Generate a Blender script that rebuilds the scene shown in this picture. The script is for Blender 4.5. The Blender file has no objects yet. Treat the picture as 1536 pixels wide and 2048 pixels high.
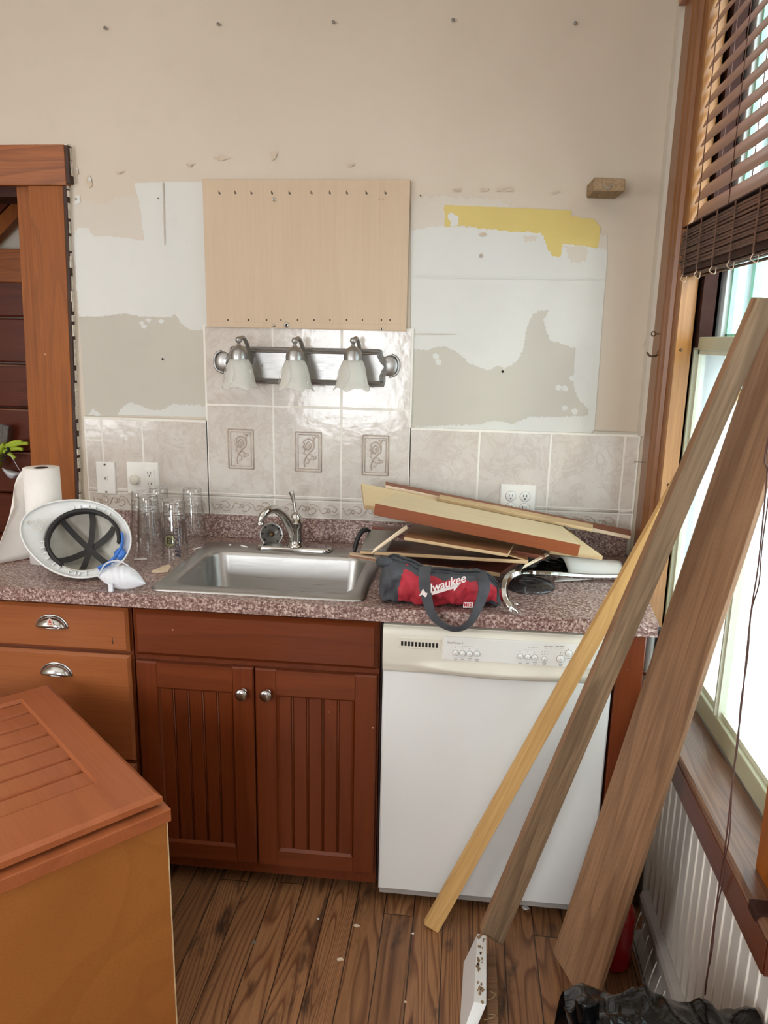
import bpy, bmesh, math, random
from mathutils import Vector, Matrix, noise as mn
random.seed(7)
C = bpy.context.scene.collection
PI = math.pi

# ------------------------------------------------------------------ camera
CAM = Vector((0.14818785, -2.53106888, 1.60666765))
YAW, PITCH, ROLL, FPX = math.radians(5.88373533), math.radians(12.85698686), math.radians(1.16681402), 1518.327
_fw = Vector((-math.sin(YAW)*math.cos(PITCH), math.cos(YAW)*math.cos(PITCH), -math.sin(PITCH)))
_r0 = Vector((math.cos(YAW), math.sin(YAW), 0)); _u0 = _r0.cross(_fw)
_r = _r0*math.cos(ROLL) + _u0*math.sin(ROLL); _u = _u0*math.cos(ROLL) - _r0*math.sin(ROLL)
cd = bpy.data.cameras.new('camera'); cam = bpy.data.objects.new('camera', cd); C.objects.link(cam)
cd.sensor_fit = 'VERTICAL'; cd.sensor_height = 36; cd.lens = 36*FPX/2048; cd.clip_start = 0.02; cd.clip_end = 200
cam.matrix_world = Matrix(((_r.x, _u.x, -_fw.x, CAM.x), (_r.y, _u.y, -_fw.y, CAM.y), (_r.z, _u.z, -_fw.z, CAM.z), (0, 0, 0, 1)))
bpy.context.scene.camera = cam

def bp(px, py, ax, val):
    """world point seen at a survey pixel on the plane axis = val"""
    d = _fw*FPX + _r*(px-768) - _u*(py-1024)
    i = 'xyz'.index(ax); t = (val-CAM[i])/d[i]
    return CAM + d*t

# ------------------------------------------------------------------ light
sc = bpy.context.scene
sc.view_settings.view_transform = 'Standard'; sc.view_settings.look = 'None'
sc.view_settings.gamma = 1; sc.view_settings.use_curve_mapping = False
sc.view_settings.exposure = 0.0
sc.cycles.transparent_max_bounces = 40
w = bpy.data.worlds.new('sky'); sc.world = w; w.use_nodes = True
bg = w.node_tree.nodes['Background']; bg.inputs[0].default_value = (0.86, 0.94, 1.0, 1); bg.inputs[1].default_value = 7.5

def area(name, loc, size, energy, col, target=None, rot=None, portal=False, spread=PI):
    l = bpy.data.lights.new(name, 'AREA'); l.shape = 'RECTANGLE'; l.size, l.size_y = size
    l.energy = energy; l.color = col; l.spread = spread
    o = bpy.data.objects.new(name, l); C.objects.link(o); o.location = loc
    if target is not None:
        o.rotation_euler = (Vector(target)-Vector(loc)).to_track_quat('-Z', 'Y').to_euler()
    if rot: o.rotation_euler = rot
    if portal: l.cycles.is_portal = True
    return o
# daylight from the right window and unseen rear windows, plus added fill lamps
area('rear_window_light', (-1.0, -5.2, 1.35), (1.0, 1.25), 62, (0.90, 0.95, 1.0), target=(-1.0, 0, 1.35))
area('side_window_light', (-3.2, -3.5, 1.65), (1.5, 1.7), 80, (0.95, 0.975, 1.0), target=(-0.4, 0, 1.2))
area('ceiling_fill_light', (-1.1, -2.4, 2.9), (3.0, 3.0), 20, (1.0, 0.97, 0.93), rot=(0, 0, 0))  # added soft fill lamp under the ceiling, standing for bounced light
area('rear_side_fill_light', (0.66, -3.5, 1.5), (1.1, 1.5), 12, (0.92, 0.96, 1.0), target=(-1.0, -2.9, 1.2))  # added fill lamp by the right wall, no window there
area('hall_warm_light', (-2.6, 0.9, 2.3), (0.4, 0.4), 5.5, (1.0, 0.78, 0.5), rot=(0, 0, 0))  # warm area light in the hall, no fixture modelled
area('kitchen_window_portal', (1.05, -0.75, 1.65), (1.2, 2.0), 1, (1, 1, 1), rot=(PI/2, 0, PI/2), portal=True)
sl = bpy.data.lights.new('sun', 'SUN'); sl.energy = 0.5; sl.angle = math.radians(3); sl.color = (1, 0.9, 0.72)
so = bpy.data.objects.new('sun', sl); C.objects.link(so)
so.rotation_euler = Vector((-0.42, 0.75, -0.62)).to_track_quat('-Z', 'Y').to_euler()

# ------------------------------------------------------------------ node helpers
def srgb(r, g, b):
    f = lambda c: (c/255/12.92) if c/255 <= 0.04045 else ((c/255+0.055)/1.055)**2.4
    return (f(r), f(g), f(b), 1)
class NT:
    def __init__(s, name):
        s.m = bpy.data.materials.new(name); s.m.use_nodes = True; s.t = s.m.node_tree
        s.b = s.t.nodes['Principled BSDF']; s.o = s.t.nodes['Material Output']
    def n(s, ty, props=None, **ins):
        k = s.t.nodes.new(ty)
        for a, v in (props or {}).items(): setattr(k, a, v)
        for a, v in ins.items():
            i = int(a[1:]) if a[0] == '_' and a[1:].isdigit() else a.replace('_', ' ')
            s.put(k.inputs[i], v)
        return k
    def put(s, sock, v):
        if isinstance(v, bpy.types.NodeSocket): s.t.links.new(v, sock)
        elif isinstance(v, bpy.types.Node): s.t.links.new(v.outputs[0], sock)
        else: sock.default_value = v
    def set(s, **kw):
        for a, v in kw.items(): s.put(s.b.inputs[a.replace('_', ' ')], v)
        return s
    def co(s, scale=(1, 1, 1), rot=(0, 0, 0), loc=(0, 0, 0)):
        c = s.n('ShaderNodeTexCoord')
        return s.n('ShaderNodeMapping', None, Vector=c.outputs['Object'], Scale=scale, Rotation=rot, Location=loc).outputs[0]
    def math(s, op, a, b=0.0, c=0.0):
        return s.n('ShaderNodeMath', {'operation': op}, _0=a, _1=b, _2=c).outputs[0]
    def noise(s, vec, scale, detail=4, rough=0.5, dist=0.0):
        return s.n('ShaderNodeTexNoise', None, Vector=vec, Scale=scale, Detail=detail, Roughness=rough, Distortion=dist).outputs[0]
    def ramp(s, fac, stops, interp='LINEAR'):
        k = s.n('ShaderNodeValToRGB', None, Fac=fac); r = k.color_ramp; r.interpolation = interp
        while len(r.elements) < len(stops): r.elements.new(0.5)
        for e, (p, c) in zip(r.elements, stops): e.position = p; e.color = c if len(c) == 4 else (*c, 1)
        return k.outputs[0]
    def mix(s, fac, a, b, blend='MIX'):
        k = s.n('ShaderNodeMix', {'data_type': 'RGBA', 'blend_type': blend})
        s.put(k.inputs[0], fac); s.put(k.inputs[6], a); s.put(k.inputs[7], b)
        return k.outputs[2]
    def bump(s, h, strength=0.3, dist=0.01):
        s.set(Normal=s.n('ShaderNodeBump', None, Height=h, Strength=strength, Distance=dist).outputs[0])
G = lambda v: (v, v, v, 1)

def plain(name, col, rough=0.5, metal=0.0, var=0.08, vs=8, bump=0, bs=60, coat=0, spec=None):
    t = NT(name); v = t.co()
    dk = tuple(c*(1-var) for c in col[:3])+(1,); lt = tuple(min(1, c*(1+var)) for c in col[:3])+(1,)
    t.set(Base_Color=t.ramp(t.noise(v, vs, 5, 0.6), [(0.3, dk), (0.7, lt)]), Roughness=rough, Metallic=metal)
    if coat: t.set(Coat_Weight=coat, Coat_Roughness=0.15)
    if spec is not None: t.b.inputs['Specular IOR Level'].default_value = spec
    if bump: t.bump(t.noise(v, bs, 4, 0.6), bump, 0.004)
    return t.m
def wood(name, light, dark, axis='x', rough=0.4, rings=9, across=9, fibre=0.35, contrast=1.0, coat=0.0, seed=0, knots=0, specks=0, bump=0.12):
    t = NT(name)
    al = {'x': (0.09, 1, 1), 'y': (1, 0.09, 1), 'z': (1, 1, 0.09)}[axis]
    v = t.co(al, loc=(seed*1.7, seed*2.3, seed*0.9))
    h = t.noise(v, across, 2, 0.45, 0.3)
    fr = t.math('FRACT', t.math('MULTIPLY', h, rings))
    ring = t.ramp(fr, [(0.0, G(0)), (0.55, G(0.35)), (0.9, G(1)), (1.0, G(0))])
    al2 = {'x': (0.03, 1, 1), 'y': (1, 0.03, 1), 'z': (1, 1, 0.03)}[axis]
    f2 = t.noise(t.co(al2), 160, 3, 0.6)
    big = t.noise(t.co({'x': (0.3, 1, 1), 'y': (1, 0.3, 1), 'z': (1, 1, 0.3)}[axis]), 4, 4, 0.6)
    c = t.mix(t.math('MULTIPLY', ring, 0.55*contrast), light, dark)
    c = t.mix(t.math('MULTIPLY', t.ramp(f2, [(0.4, G(0)), (0.65, G(1))]), fibre), c, dark)
    c = t.mix(t.ramp(big, [(0.4, G(0)), (0.72, G(0.45*contrast))]), c, dark)
    if knots:
        vo = t.n('ShaderNodeTexVoronoi', None, Vector=t.co({'x': (0.5, 1, 1), 'y': (1, 0.5, 1), 'z': (1, 1, 0.5)}[axis], loc=(seed, 0, seed)), Scale=knots)
        c = t.mix(t.ramp(vo.outputs[0], [(0.03, G(0.9)), (0.085, G(0))]), c, tuple(x*0.18 for x in dark[:3])+(1,))
    if specks:
        vo = t.n('ShaderNodeTexVoronoi', None, Vector=t.co(), Scale=specks)
        c = t.mix(t.ramp(vo.outputs[0], [(0.018, G(0.8)), (0.028, G(0))]), c, srgb(205, 170, 140))
    t.set(Base_Color=c, Roughness=rough); t.b.inputs['Specular IOR Level'].default_value = 0.3
    if coat: t.set(Coat_Weight=coat*0.5, Coat_Roughness=0.22)
    if bump: t.bump(f2, bump, 0.001)
    return t.m

M = {}
# ---- room paints
def wallpaint(name, base, alt, rough=0.55):
    t = NT(name); v = t.co()
    n1 = t.noise(v, 1.6, 4, 0.6); n2 = t.noise(v, 9, 6, 0.65)
    c = t.mix(t.ramp(n1, [(0.35, G(0)), (0.7, G(1))]), base, alt)
    c = t.mix(t.ramp(n2, [(0.55, G(0)), (0.8, G(0.22))]), c, tuple(x*0.78 for x in base[:3])+(1,))
    t.set(Base_Color=c, Roughness=rough); t.bump(t.noise(v, 26, 5, 0.6), 0.10, 0.004); return t.m
M['wall'] = wallpaint('beige_wall_paint', srgb(195, 182, 163), srgb(202, 189, 171), 0.45)
M['plaster_w'] = wallpaint('white_skim_plaster', srgb(200, 199, 192), srgb(207, 206, 200), 0.4)
M['plaster_g'] = wallpaint('bare_grey_plaster', srgb(190, 185, 172), srgb(184, 178, 166), 0.6)
M['plaster_y'] = wallpaint('old_yellow_paint', srgb(206, 184, 106), srgb(196, 174, 102), 0.45)
M['plaster_t'] = wallpaint('thin_pale_skim', srgb(198, 188, 173), srgb(201, 193, 180), 0.5)
M['ceiling'] = wallpaint('ceiling_white', srgb(225, 220, 210), srgb(230, 226, 216), 0.7)
M['hole'] = plain('dark_hole', srgb(28, 24, 22), 0.9)
M['smudge'] = plain('brown_smudge', srgb(190, 173, 152), 0.6, var=0.2)
M['caulk'] = plain('chipped_caulk', srgb(214, 204, 188), 0.7, var=0.25, vs=60, bump=0.6, bs=90)
# ---- floor
def floor_mat():
    t = NT('worn_pine_floorboards')
    c = t.n('ShaderNodeTexCoord').outputs['Object']
    s = t.n('ShaderNodeSeparateXYZ', None, Vector=c)
    W = 0.0845
    u = t.math('DIVIDE', t.math('ADD', s.outputs[0], 5.09), W)
    pid = t.math('FLOOR', u); fu = t.math('FRACT', u)
    r1 = t.n('ShaderNodeTexWhiteNoise', {'noise_dimensions': '1D'}, W=pid).outputs[0]
    yy = t.math('ADD', t.math('DIVIDE', s.outputs[1], 1.35), t.math('MULTIPLY', r1, 7.31))
    jid = t.math('FLOOR', yy); fy = t.math('FRACT', yy)
    r2 = t.n('ShaderNodeTexWhiteNoise', {'noise_dimensions': '2D'}, Vector=t.n('ShaderNodeCombineXYZ', None, X=pid, Y=jid).outputs[0]).outputs[0]
    vec = t.n('ShaderNodeCombineXYZ', None, X=t.math('ADD', s.outputs[0], t.math('MULTIPLY', r2, 17.0)), Y=t.math('MULTIPLY', s.outputs[1], 0.075), Z=t.math('MULTIPLY', r2, 9.0)).outputs[0]
    h = t.noise(vec, 7.5, 2.0, 0.45, 0.15)
    fr = t.math('FRACT', t.math('MULTIPLY', h, t.math('ADD', 22.0, t.math('MULTIPLY', r1, 16.0))))
    ring = t.ramp(fr, [(0.0, G(0.1)), (0.5, G(0.15)), (0.85, G(1)), (1.0, G(0.1))])
    light = t.mix(r2, srgb(168, 120, 80), srgb(136, 94, 60))
    dark = t.mix(r2, srgb(98, 52, 27), srgb(72, 42, 24))
    col = t.mix(t.math('MULTIPLY', ring, 0.8), light, dark)
    fib = t.n('ShaderNodeCombineXYZ', None, X=s.outputs[0], Y=t.math('MULTIPLY', s.outputs[1], 0.03), Z=r2).outputs[0]
    col = t.mix(t.ramp(t.noise(fib, 220, 3, 0.6), [(0.4, G(0)), (0.7, G(0.4))]), col, srgb(70, 45, 28))
    # dark water stains, elongated along the boards
    st = t.noise(t.n('ShaderNodeCombineXYZ', None, X=t.math('ADD', s.outputs[0], t.math('MULTIPLY', r2, 3)), Y=t.math('MULTIPLY', s.outputs[1], 0.3), Z=r1).outputs[0], 13, 5, 0.6, 0.4)
    col = t.mix(t.ramp(st, [(0.56, G(0)), (0.68, G(0.85))]), col, srgb(40, 29, 23))
    du = t.math('MINIMUM', fu, t.math('SUBTRACT', 1.0, fu))
    dy = t.math('MINIMUM', fy, t.math('SUBTRACT', 1.0, fy))
    gap = t.math('MAXIMUM', t.math('LESS_THAN', du, 0.018), t.math('LESS_THAN', dy, 0.0011))
    col = t.mix(t.math('MULTIPLY', gap, 0.9), col, srgb(22, 14, 10))
    t.set(Base_Color=col, Roughness=t.ramp(t.noise(c, 5, 4, 0.6), [(0.3, G(0.34)), (0.7, G(0.6))]))
    hh = t.math('SUBTRACT', t.math('MULTIPLY', ring, -0.08), gap)
    t.bump(hh, 0.5, 0.002); return t.m
M['floor'] = floor_mat()
# ---- woods
M['trim'] = wood('orange_varnished_pine', srgb(152, 84, 20), srgb(100, 50, 9), 'z', 0.5, rings=7, coat=0.0, fibre=0.3, contrast=0.6, specks=9)
M['trim_h'] = wood('orange_varnished_pine_cross', srgb(166, 96, 44), srgb(92, 46, 20), 'x', 0.35, rings=14, across=6, coat=0.3, contrast=0.9)
M['trim_y'] = wood('honey_varnished_pine', srgb(134, 84, 42), srgb(88, 52, 24), 'z', 0.32, rings=7, coat=0.3, contrast=0.6)
M['jamb'] = wood('pale_honey_jamb', srgb(160, 110, 58), srgb(112, 70, 34), 'z', 0.35, rings=8, coat=0.2, contrast=0.5)
M['dark_edge'] = plain('dark_trim_edge', srgb(62, 40, 30), 0.7, var=0.3, vs=30)
M['cab_v'] = wood('mahogany_cabinet_upright', srgb(112, 52, 22), srgb(72, 29, 11), 'z', 0.36, rings=4, across=5, fibre=0.22, contrast=0.6, coat=0.2, specks=11)
M['cab_h'] = wood('mahogany_cabinet_cross', srgb(114, 54, 23), srgb(74, 31, 12), 'x', 0.36, rings=4, across=5, fibre=0.22, contrast=0.6, coat=0.2, specks=10)
M['cab_d'] = wood('brown_drawer_front', srgb(158, 94, 52), srgb(116, 58, 30), 'x', 0.35, rings=5, across=5, fibre=0.25, contrast=0.6, coat=0.3, specks=9)
M['cab_dark'] = plain('cabinet_shadow_and_gouge', srgb(52, 24, 16), 0.6)  # dark brown painted for shaded gaps and recesses, also for the gouge
M['isl_top'] = wood('warm_red_brown_door', srgb(170, 98, 60), srgb(128, 66, 36), 'y', 0.36, rings=4, across=4, fibre=0.2, contrast=0.5, coat=0.35)
M['isl_side'] = wood('tan_veneer_side', srgb(168, 106, 52), srgb(140, 82, 36), 'y', 0.42, rings=6, across=3.2, fibre=0.25, contrast=0.5, coat=0.15)
M['raw_edge'] = plain('raw_pale_edge', srgb(205, 178, 138), 0.7, var=0.15, vs=50)
M['maple'] = wood('pale_maple_veneer', srgb(198, 175, 148), srgb(180, 156, 130), 'z', 0.45, rings=4, across=7, fibre=0.2, contrast=0.3)
M['maple_x'] = wood('pale_maple_flat', srgb(218, 198, 156), srgb(198, 174, 132), 'x', 0.4, rings=4, across=6, fibre=0.2, contrast=0.3)
M['maple_e'] = wood('pale_plywood_edge', srgb(214, 188, 146), srgb(176, 144, 104), 'x', 0.65, rings=5, across=40, fibre=0.4)
M['red_edge'] = wood('red_brown_edge_band', srgb(142, 78, 42), srgb(110, 54, 27), 'x', 0.4, rings=3, across=5, contrast=0.5)
M['brown_p'] = wood('brown_panel_face', srgb(140, 92, 62), srgb(108, 66, 42), 'x', 0.42, rings=5, across=6, contrast=0.5)
M['mauve_p'] = wood('reddish_panel_face', srgb(134, 78, 62), srgb(98, 50, 38), 'x', 0.35, rings=5, across=6, contrast=0.5)
M['split'] = wood('fresh_split_pine', srgb(232, 214, 188), srgb(190, 160, 128), 'x', 0.75, rings=5, across=40, contrast=0.9)
M['pine1'] = wood('yellow_pine_stick', srgb(208, 168, 108), srgb(168, 124, 70), 'x', 0.5, rings=8, across=12, knots=4.2, contrast=0.7, seed=1)
M['pine2'] = wood('weathered_grey_brown_stud', srgb(146, 120, 92), srgb(88, 70, 52), 'x', 0.6, rings=6, across=9, knots=3.2, contrast=1.0, seed=3, fibre=0.55)
M['pine3'] = wood('wide_brown_plank', srgb(158, 121, 90), srgb(106, 76, 54), 'x', 0.55, rings=7, across=8, knots=0, contrast=0.9, seed=5, fibre=0.5)
M['stool'] = wood('worn_dark_stool', srgb(124, 88, 66), srgb(70, 42, 28), 'y', 0.42, rings=10, across=16, coat=0.3, contrast=1.1)
M['sill_front'] = wood('dark_red_stool_front', srgb(96, 50, 32), srgb(66, 30, 20), 'y', 0.38, rings=4, coat=0.3, contrast=0.6)
M['redpanel'] = wood('dark_red_wall_boards', srgb(104, 46, 26), srgb(66, 26, 16), 'x', 0.32, rings=5, across=6, coat=0.4, contrast=0.9)
M['block'] = wood('old_grey_block', srgb(168, 142, 110), srgb(110, 88, 64), 'y', 0.8, rings=8, across=30, contrast=1.0)
M['blind'] = plain('brown_blind_slat', srgb(140, 104, 88), 0.42, var=0.06, coat=0.2)
M['bamboo'] = wood('dark_bamboo_reeds', srgb(112, 74, 56), srgb(58, 34, 26), 'y', 0.5, rings=5, across=40, contrast=1)
M['cord'] = plain('brown_cord', srgb(86, 54, 44), 0.6)
M['darkred'] = plain('dark_plum_wood', srgb(56, 32, 26), 0.65, var=0.3, vs=14, spec=0.15)
# ---- tile, counter
def tile_mat():
    t = NT('marbled_ceramic_tile'); v = t.co()
    n1 = t.noise(v, 5.5, 9, 0.68, 0.5); n2 = t.noise(v, 11, 9, 0.7, 0.9)
    c = t.mix(t.ramp(n1, [(0.36, G(0)), (0.64, G(1))]), srgb(199, 190, 180), srgb(212, 206, 198))
    vein = t.ramp(n2, [(0.46, G(0)), (0.5, G(0.38)), (0.54, G(0))])
    c = t.mix(vein, c, srgb(178, 163, 153))
    t.set(Base_Color=c, Roughness=0.12); t.bump(t.noise(v, 30, 2, 0.5), 0.16, 0.004); return t.m
M['tile'] = tile_mat()
M['relief'] = plain('tile_relief_glaze', srgb(196, 184, 170), 0.2, var=0.1, vs=30)
M['relief_line'] = plain('tile_relief_stain', srgb(178, 162, 147), 0.3, var=0.15, vs=40)
M['grout'] = plain('pale_grout', srgb(226, 222, 212), 0.8, var=0.06, vs=20)
def counter_mat():
    t = NT('speckled_mauve_laminate'); v = t.co()
    vo = t.n('ShaderNodeTexVoronoi', {'feature': 'F1'}, Vector=v, Scale=230).outputs['Color']
    s = t.n('ShaderNodeSeparateColor', None, Color=vo).outputs[0]
    n = t.noise(v, 120, 5, 0.7)
    k = t.math('ADD', t.math('MULTIPLY', s, 0.35), t.math('MULTIPLY', n, 0.9))
    c = t.ramp(k, [(0.42, srgb(96, 68, 63)), (0.56, srgb(128, 99, 93)), (0.68, srgb(158, 131, 123)), (0.80, srgb(200, 181, 170))])
    t.set(Base_Color=c, Roughness=t.ramp(t.noise(v, 6, 4), [(0.3, G(0.22)), (0.7, G(0.38))])); return t.m
M['counter'] = counter_mat()
def steel(name, rough=0.25, col=0.62, axis=(1, 60, 60), st=0.15):
    t = NT(name); n = t.noise(t.co(axis), 12, 3, 0.6)
    t.set(Base_Color=t.ramp(n, [(0.3, (col*0.92, col*0.9, col*0.86, 1)), (0.7, (col*1.06, col*1.04, col, 1))]), Metallic=1.0,
          Roughness=t.ramp(n, [(0.3, G(rough*0.8)), (0.7, G(rough*1.25))]))
    t.bump(n, st, 0.0006); return t.m
M['steel'] = steel('brushed_sink_steel', 0.34, 0.44, (1, 60, 60), 0.03)
M['nickel'] = steel('brushed_nickel', 0.36, 0.38, (2, 40, 40), 0.0)
M['chrome'] = steel('chrome', 0.10, 0.58, (1, 1, 1), 0.0)
M['brass'] = steel('aged_nickel_pull', 0.22, 0.5, (1, 1, 1), 0.0)
M['drum'] = plain('dull_grey_metal', srgb(150, 146, 140), 0.42, 0.6)
# ---- appliance & plastics
M['dw'] = plain('white_enamel', srgb(226, 227, 224), 0.25, var=0.015, vs=3, coat=0.3)
M['dw_panel'] = plain('ivory_plastic', srgb(216, 211, 197), 0.35, var=0.02)
M['dw_ctrl'] = plain('white_control_plastic', srgb(226, 226, 222), 0.35, var=0.02)
M['dw_grey'] = plain('grey_print', srgb(140, 138, 134), 0.5)
M['black'] = plain('black_plastic', srgb(26, 26, 28), 0.5, var=0.2)
M['plate'] = plain('white_plate_plastic', srgb(232, 230, 224), 0.3, var=0.02)
M['hat'] = plain('scuffed_white_plastic', srgb(222, 224, 222), 0.28, var=0.05, vs=22, coat=0.2)
M['hat_in'] = plain('dirty_white_plastic', srgb(196, 192, 182), 0.45, var=0.12, vs=26)
M['strap'] = plain('charcoal_webbing', srgb(58, 56, 55), 0.8, var=0.2, bump=0.4, bs=300)
M['pad'] = plain('black_foam_band', srgb(32, 31, 31), 0.65, var=0.25, vs=20)
M['blue'] = plain('blue_plastic', srgb(62, 118, 200), 0.38, var=0.08)
M['paper'] = plain('white_paper', srgb(236, 232, 226), 0.85, var=0.03, vs=20, bump=0.25, bs=160)
M['mask'] = plain('white_mask_fabric', srgb(228, 232, 238), 0.85, var=0.03, bump=0.25, bs=160)
M['red_fab'] = plain('red_nylon', srgb(176, 44, 58), 0.75, var=0.25, vs=14, bump=0.5, bs=45)
M['blk_fab'] = plain('black_nylon', srgb(68, 70, 75), 0.72, var=0.35, vs=14, bump=0.5, bs=45)
M['white_print'] = plain('white_print', srgb(232, 222, 220), 0.6)
M['garbage'] = NT('black_bin_liner').m
_t = NT('black_glossy_film'); _t.set(Base_Color=srgb(8, 8, 9), Roughness=0.2); _t.b.inputs['Specular IOR Level'].default_value = 0.3
_t.bump(_t.noise(_t.co(), 22, 3, 0.5, 1.0), 0.35, 0.012); M['garbage'] = _t.m
M['extred'] = plain('red_enamel', srgb(170, 18, 24), 0.25, var=0.04, coat=0.4)
M['green'] = plain('lime_green_rubber', srgb(178, 200, 60), 0.6, var=0.15, vs=20)
M['grey_fab'] = plain('grey_knit', srgb(112, 108, 102), 0.8, var=0.2, vs=50, bump=0.4)
M['wains'] = plain('grey_painted_beadboard', srgb(196, 190, 182), 0.38, var=0.04, vs=3)
M['wains_e'] = plain('bead_ridge_highlight', srgb(222, 214, 202), 0.35, var=0.04)  # beadboard grey made paler, a highlight painted on each ridge
M['heater'] = plain('grey_heater_enamel', srgb(158, 152, 146), 0.4, var=0.12, vs=8)
M['wire'] = plain('pale_wire', srgb(210, 206, 198), 0.3, 0.3)
M['sash'] = plain('sage_cream_paint', srgb(176, 176, 148), 0.38, var=0.06, vs=6, coat=0.15)
M['sash_l'] = plain('cream_paint', srgb(206, 208, 188), 0.4, var=0.06, vs=10)
M['mint'] = plain('mint_green_paint', srgb(150, 214, 186), 0.5, var=0.12, vs=12)
M['storm'] = plain('white_storm_frame', srgb(208, 216, 216), 0.45, var=0.06)
M['snow'] = plain('snow', srgb(240, 244, 250), 0.8, var=0.03, vs=3, bump=0.5, bs=6)
M['siding'] = plain('pale_blue_siding', srgb(198, 210, 222), 0.6, var=0.05)
M['yellowlit'] = plain('yellow_lit_wall', srgb(240, 200, 96), 0.6)
M['sticker'] = plain('white_sticker', srgb(220, 205, 190), 0.5)
M['sticker_r'] = plain('red_sticker_print', srgb(190, 40, 40), 0.5)
M['ink'] = plain('dark_blue_glass_print', srgb(34, 40, 62), 0.5)
M['ink_k'] = plain('black_glass_print', srgb(30, 28, 24), 0.5)
M['ink_g'] = plain('olive_glass_print', srgb(178, 176, 96), 0.5)
M['brassy'] = plain('dark_brass_hook', srgb(92, 72, 52), 0.4, 0.8)
def glassy(name, tint=(0.97, 0.98, 0.98, 1), ior=1.45, rough=0.02, boost=1.0, diffuse=0.0, dcol=(0.8, 0.85, 0.85, 1), edge=1.0):
    t = NT(name); t.t.nodes.remove(t.b)
    fa_ = t.n('ShaderNodeLayerWeight', None, Blend=0.5).outputs['Facing']
    tr = t.n('ShaderNodeBsdfTransparent', None, Color=t.mix(t.math('POWER', fa_, 3.0), tint, tuple(c*edge for c in tint[:3])+(1,))); gl = t.n('ShaderNodeBsdfGlossy', None, Roughness=rough, Color=(1, 1, 1, 1))
    fc_ = t.n('ShaderNodeLayerWeight', None, Blend=0.5).outputs['Facing']
    f = t.math('ADD', 0.035*boost, t.math('MULTIPLY', t.math('POWER', fc_, 4.5), 0.55*boost))
    mx = t.n('ShaderNodeMixShader'); t.put(mx.inputs[0], f); t.put(mx.inputs[1], tr); t.put(mx.inputs[2], gl)
    out = mx
    if diffuse:
        df = t.n('ShaderNodeBsdfDiffuse', None, Color=dcol); tl = t.n('ShaderNodeBsdfTranslucent', None, Color=dcol)
        m2 = t.n('ShaderNodeMixShader'); m2.inputs[0].default_value = 0.5; t.put(m2.inputs[1], df); t.put(m2.inputs[2], tl)
        m3 = t.n('ShaderNodeMixShader'); m3.inputs[0].default_value = diffuse; t.put(m3.inputs[1], mx); t.put(m3.inputs[2], m2); out = m3
    t.t.links.new(out.outputs[0], t.o.inputs[0]); return t.m
M['glass'] = glassy('clear_drinking_glass', (0.985, 0.99, 0.99, 1), 1.5, 0.04, 2.2, edge=0.18)
M['pane'] = glassy('window_pane_glass', (0.96, 0.99, 0.98, 1), 1.45, 0.01, 1.0)
M['pane_haze'] = glassy('hazy_window_pane', (0.95, 0.99, 0.98, 1), 1.45, 0.05, 1.0, 0.35, (0.84, 0.90, 0.89, 1))  # pale diffuse mix gives the lower pane a haze
M['shade'] = glassy('frosted_shade_glass', (0.95, 0.95, 0.92, 1), 1.5, 0.2, 1.6, 0.62, (0.90, 0.90, 0.86, 1))
M['shade_c'] = glassy('clear_petal_glass', (0.95, 0.95, 0.93, 1), 1.6, 0.08, 2.5, 0.25, (0.84, 0.84, 0.80, 1))
M['smoke'] = glassy('smoky_plastic', (0.62, 0.62, 0.63, 1), 1.5, 0.08, 1.6, 0.15, (0.2, 0.2, 0.21, 1))

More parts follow.
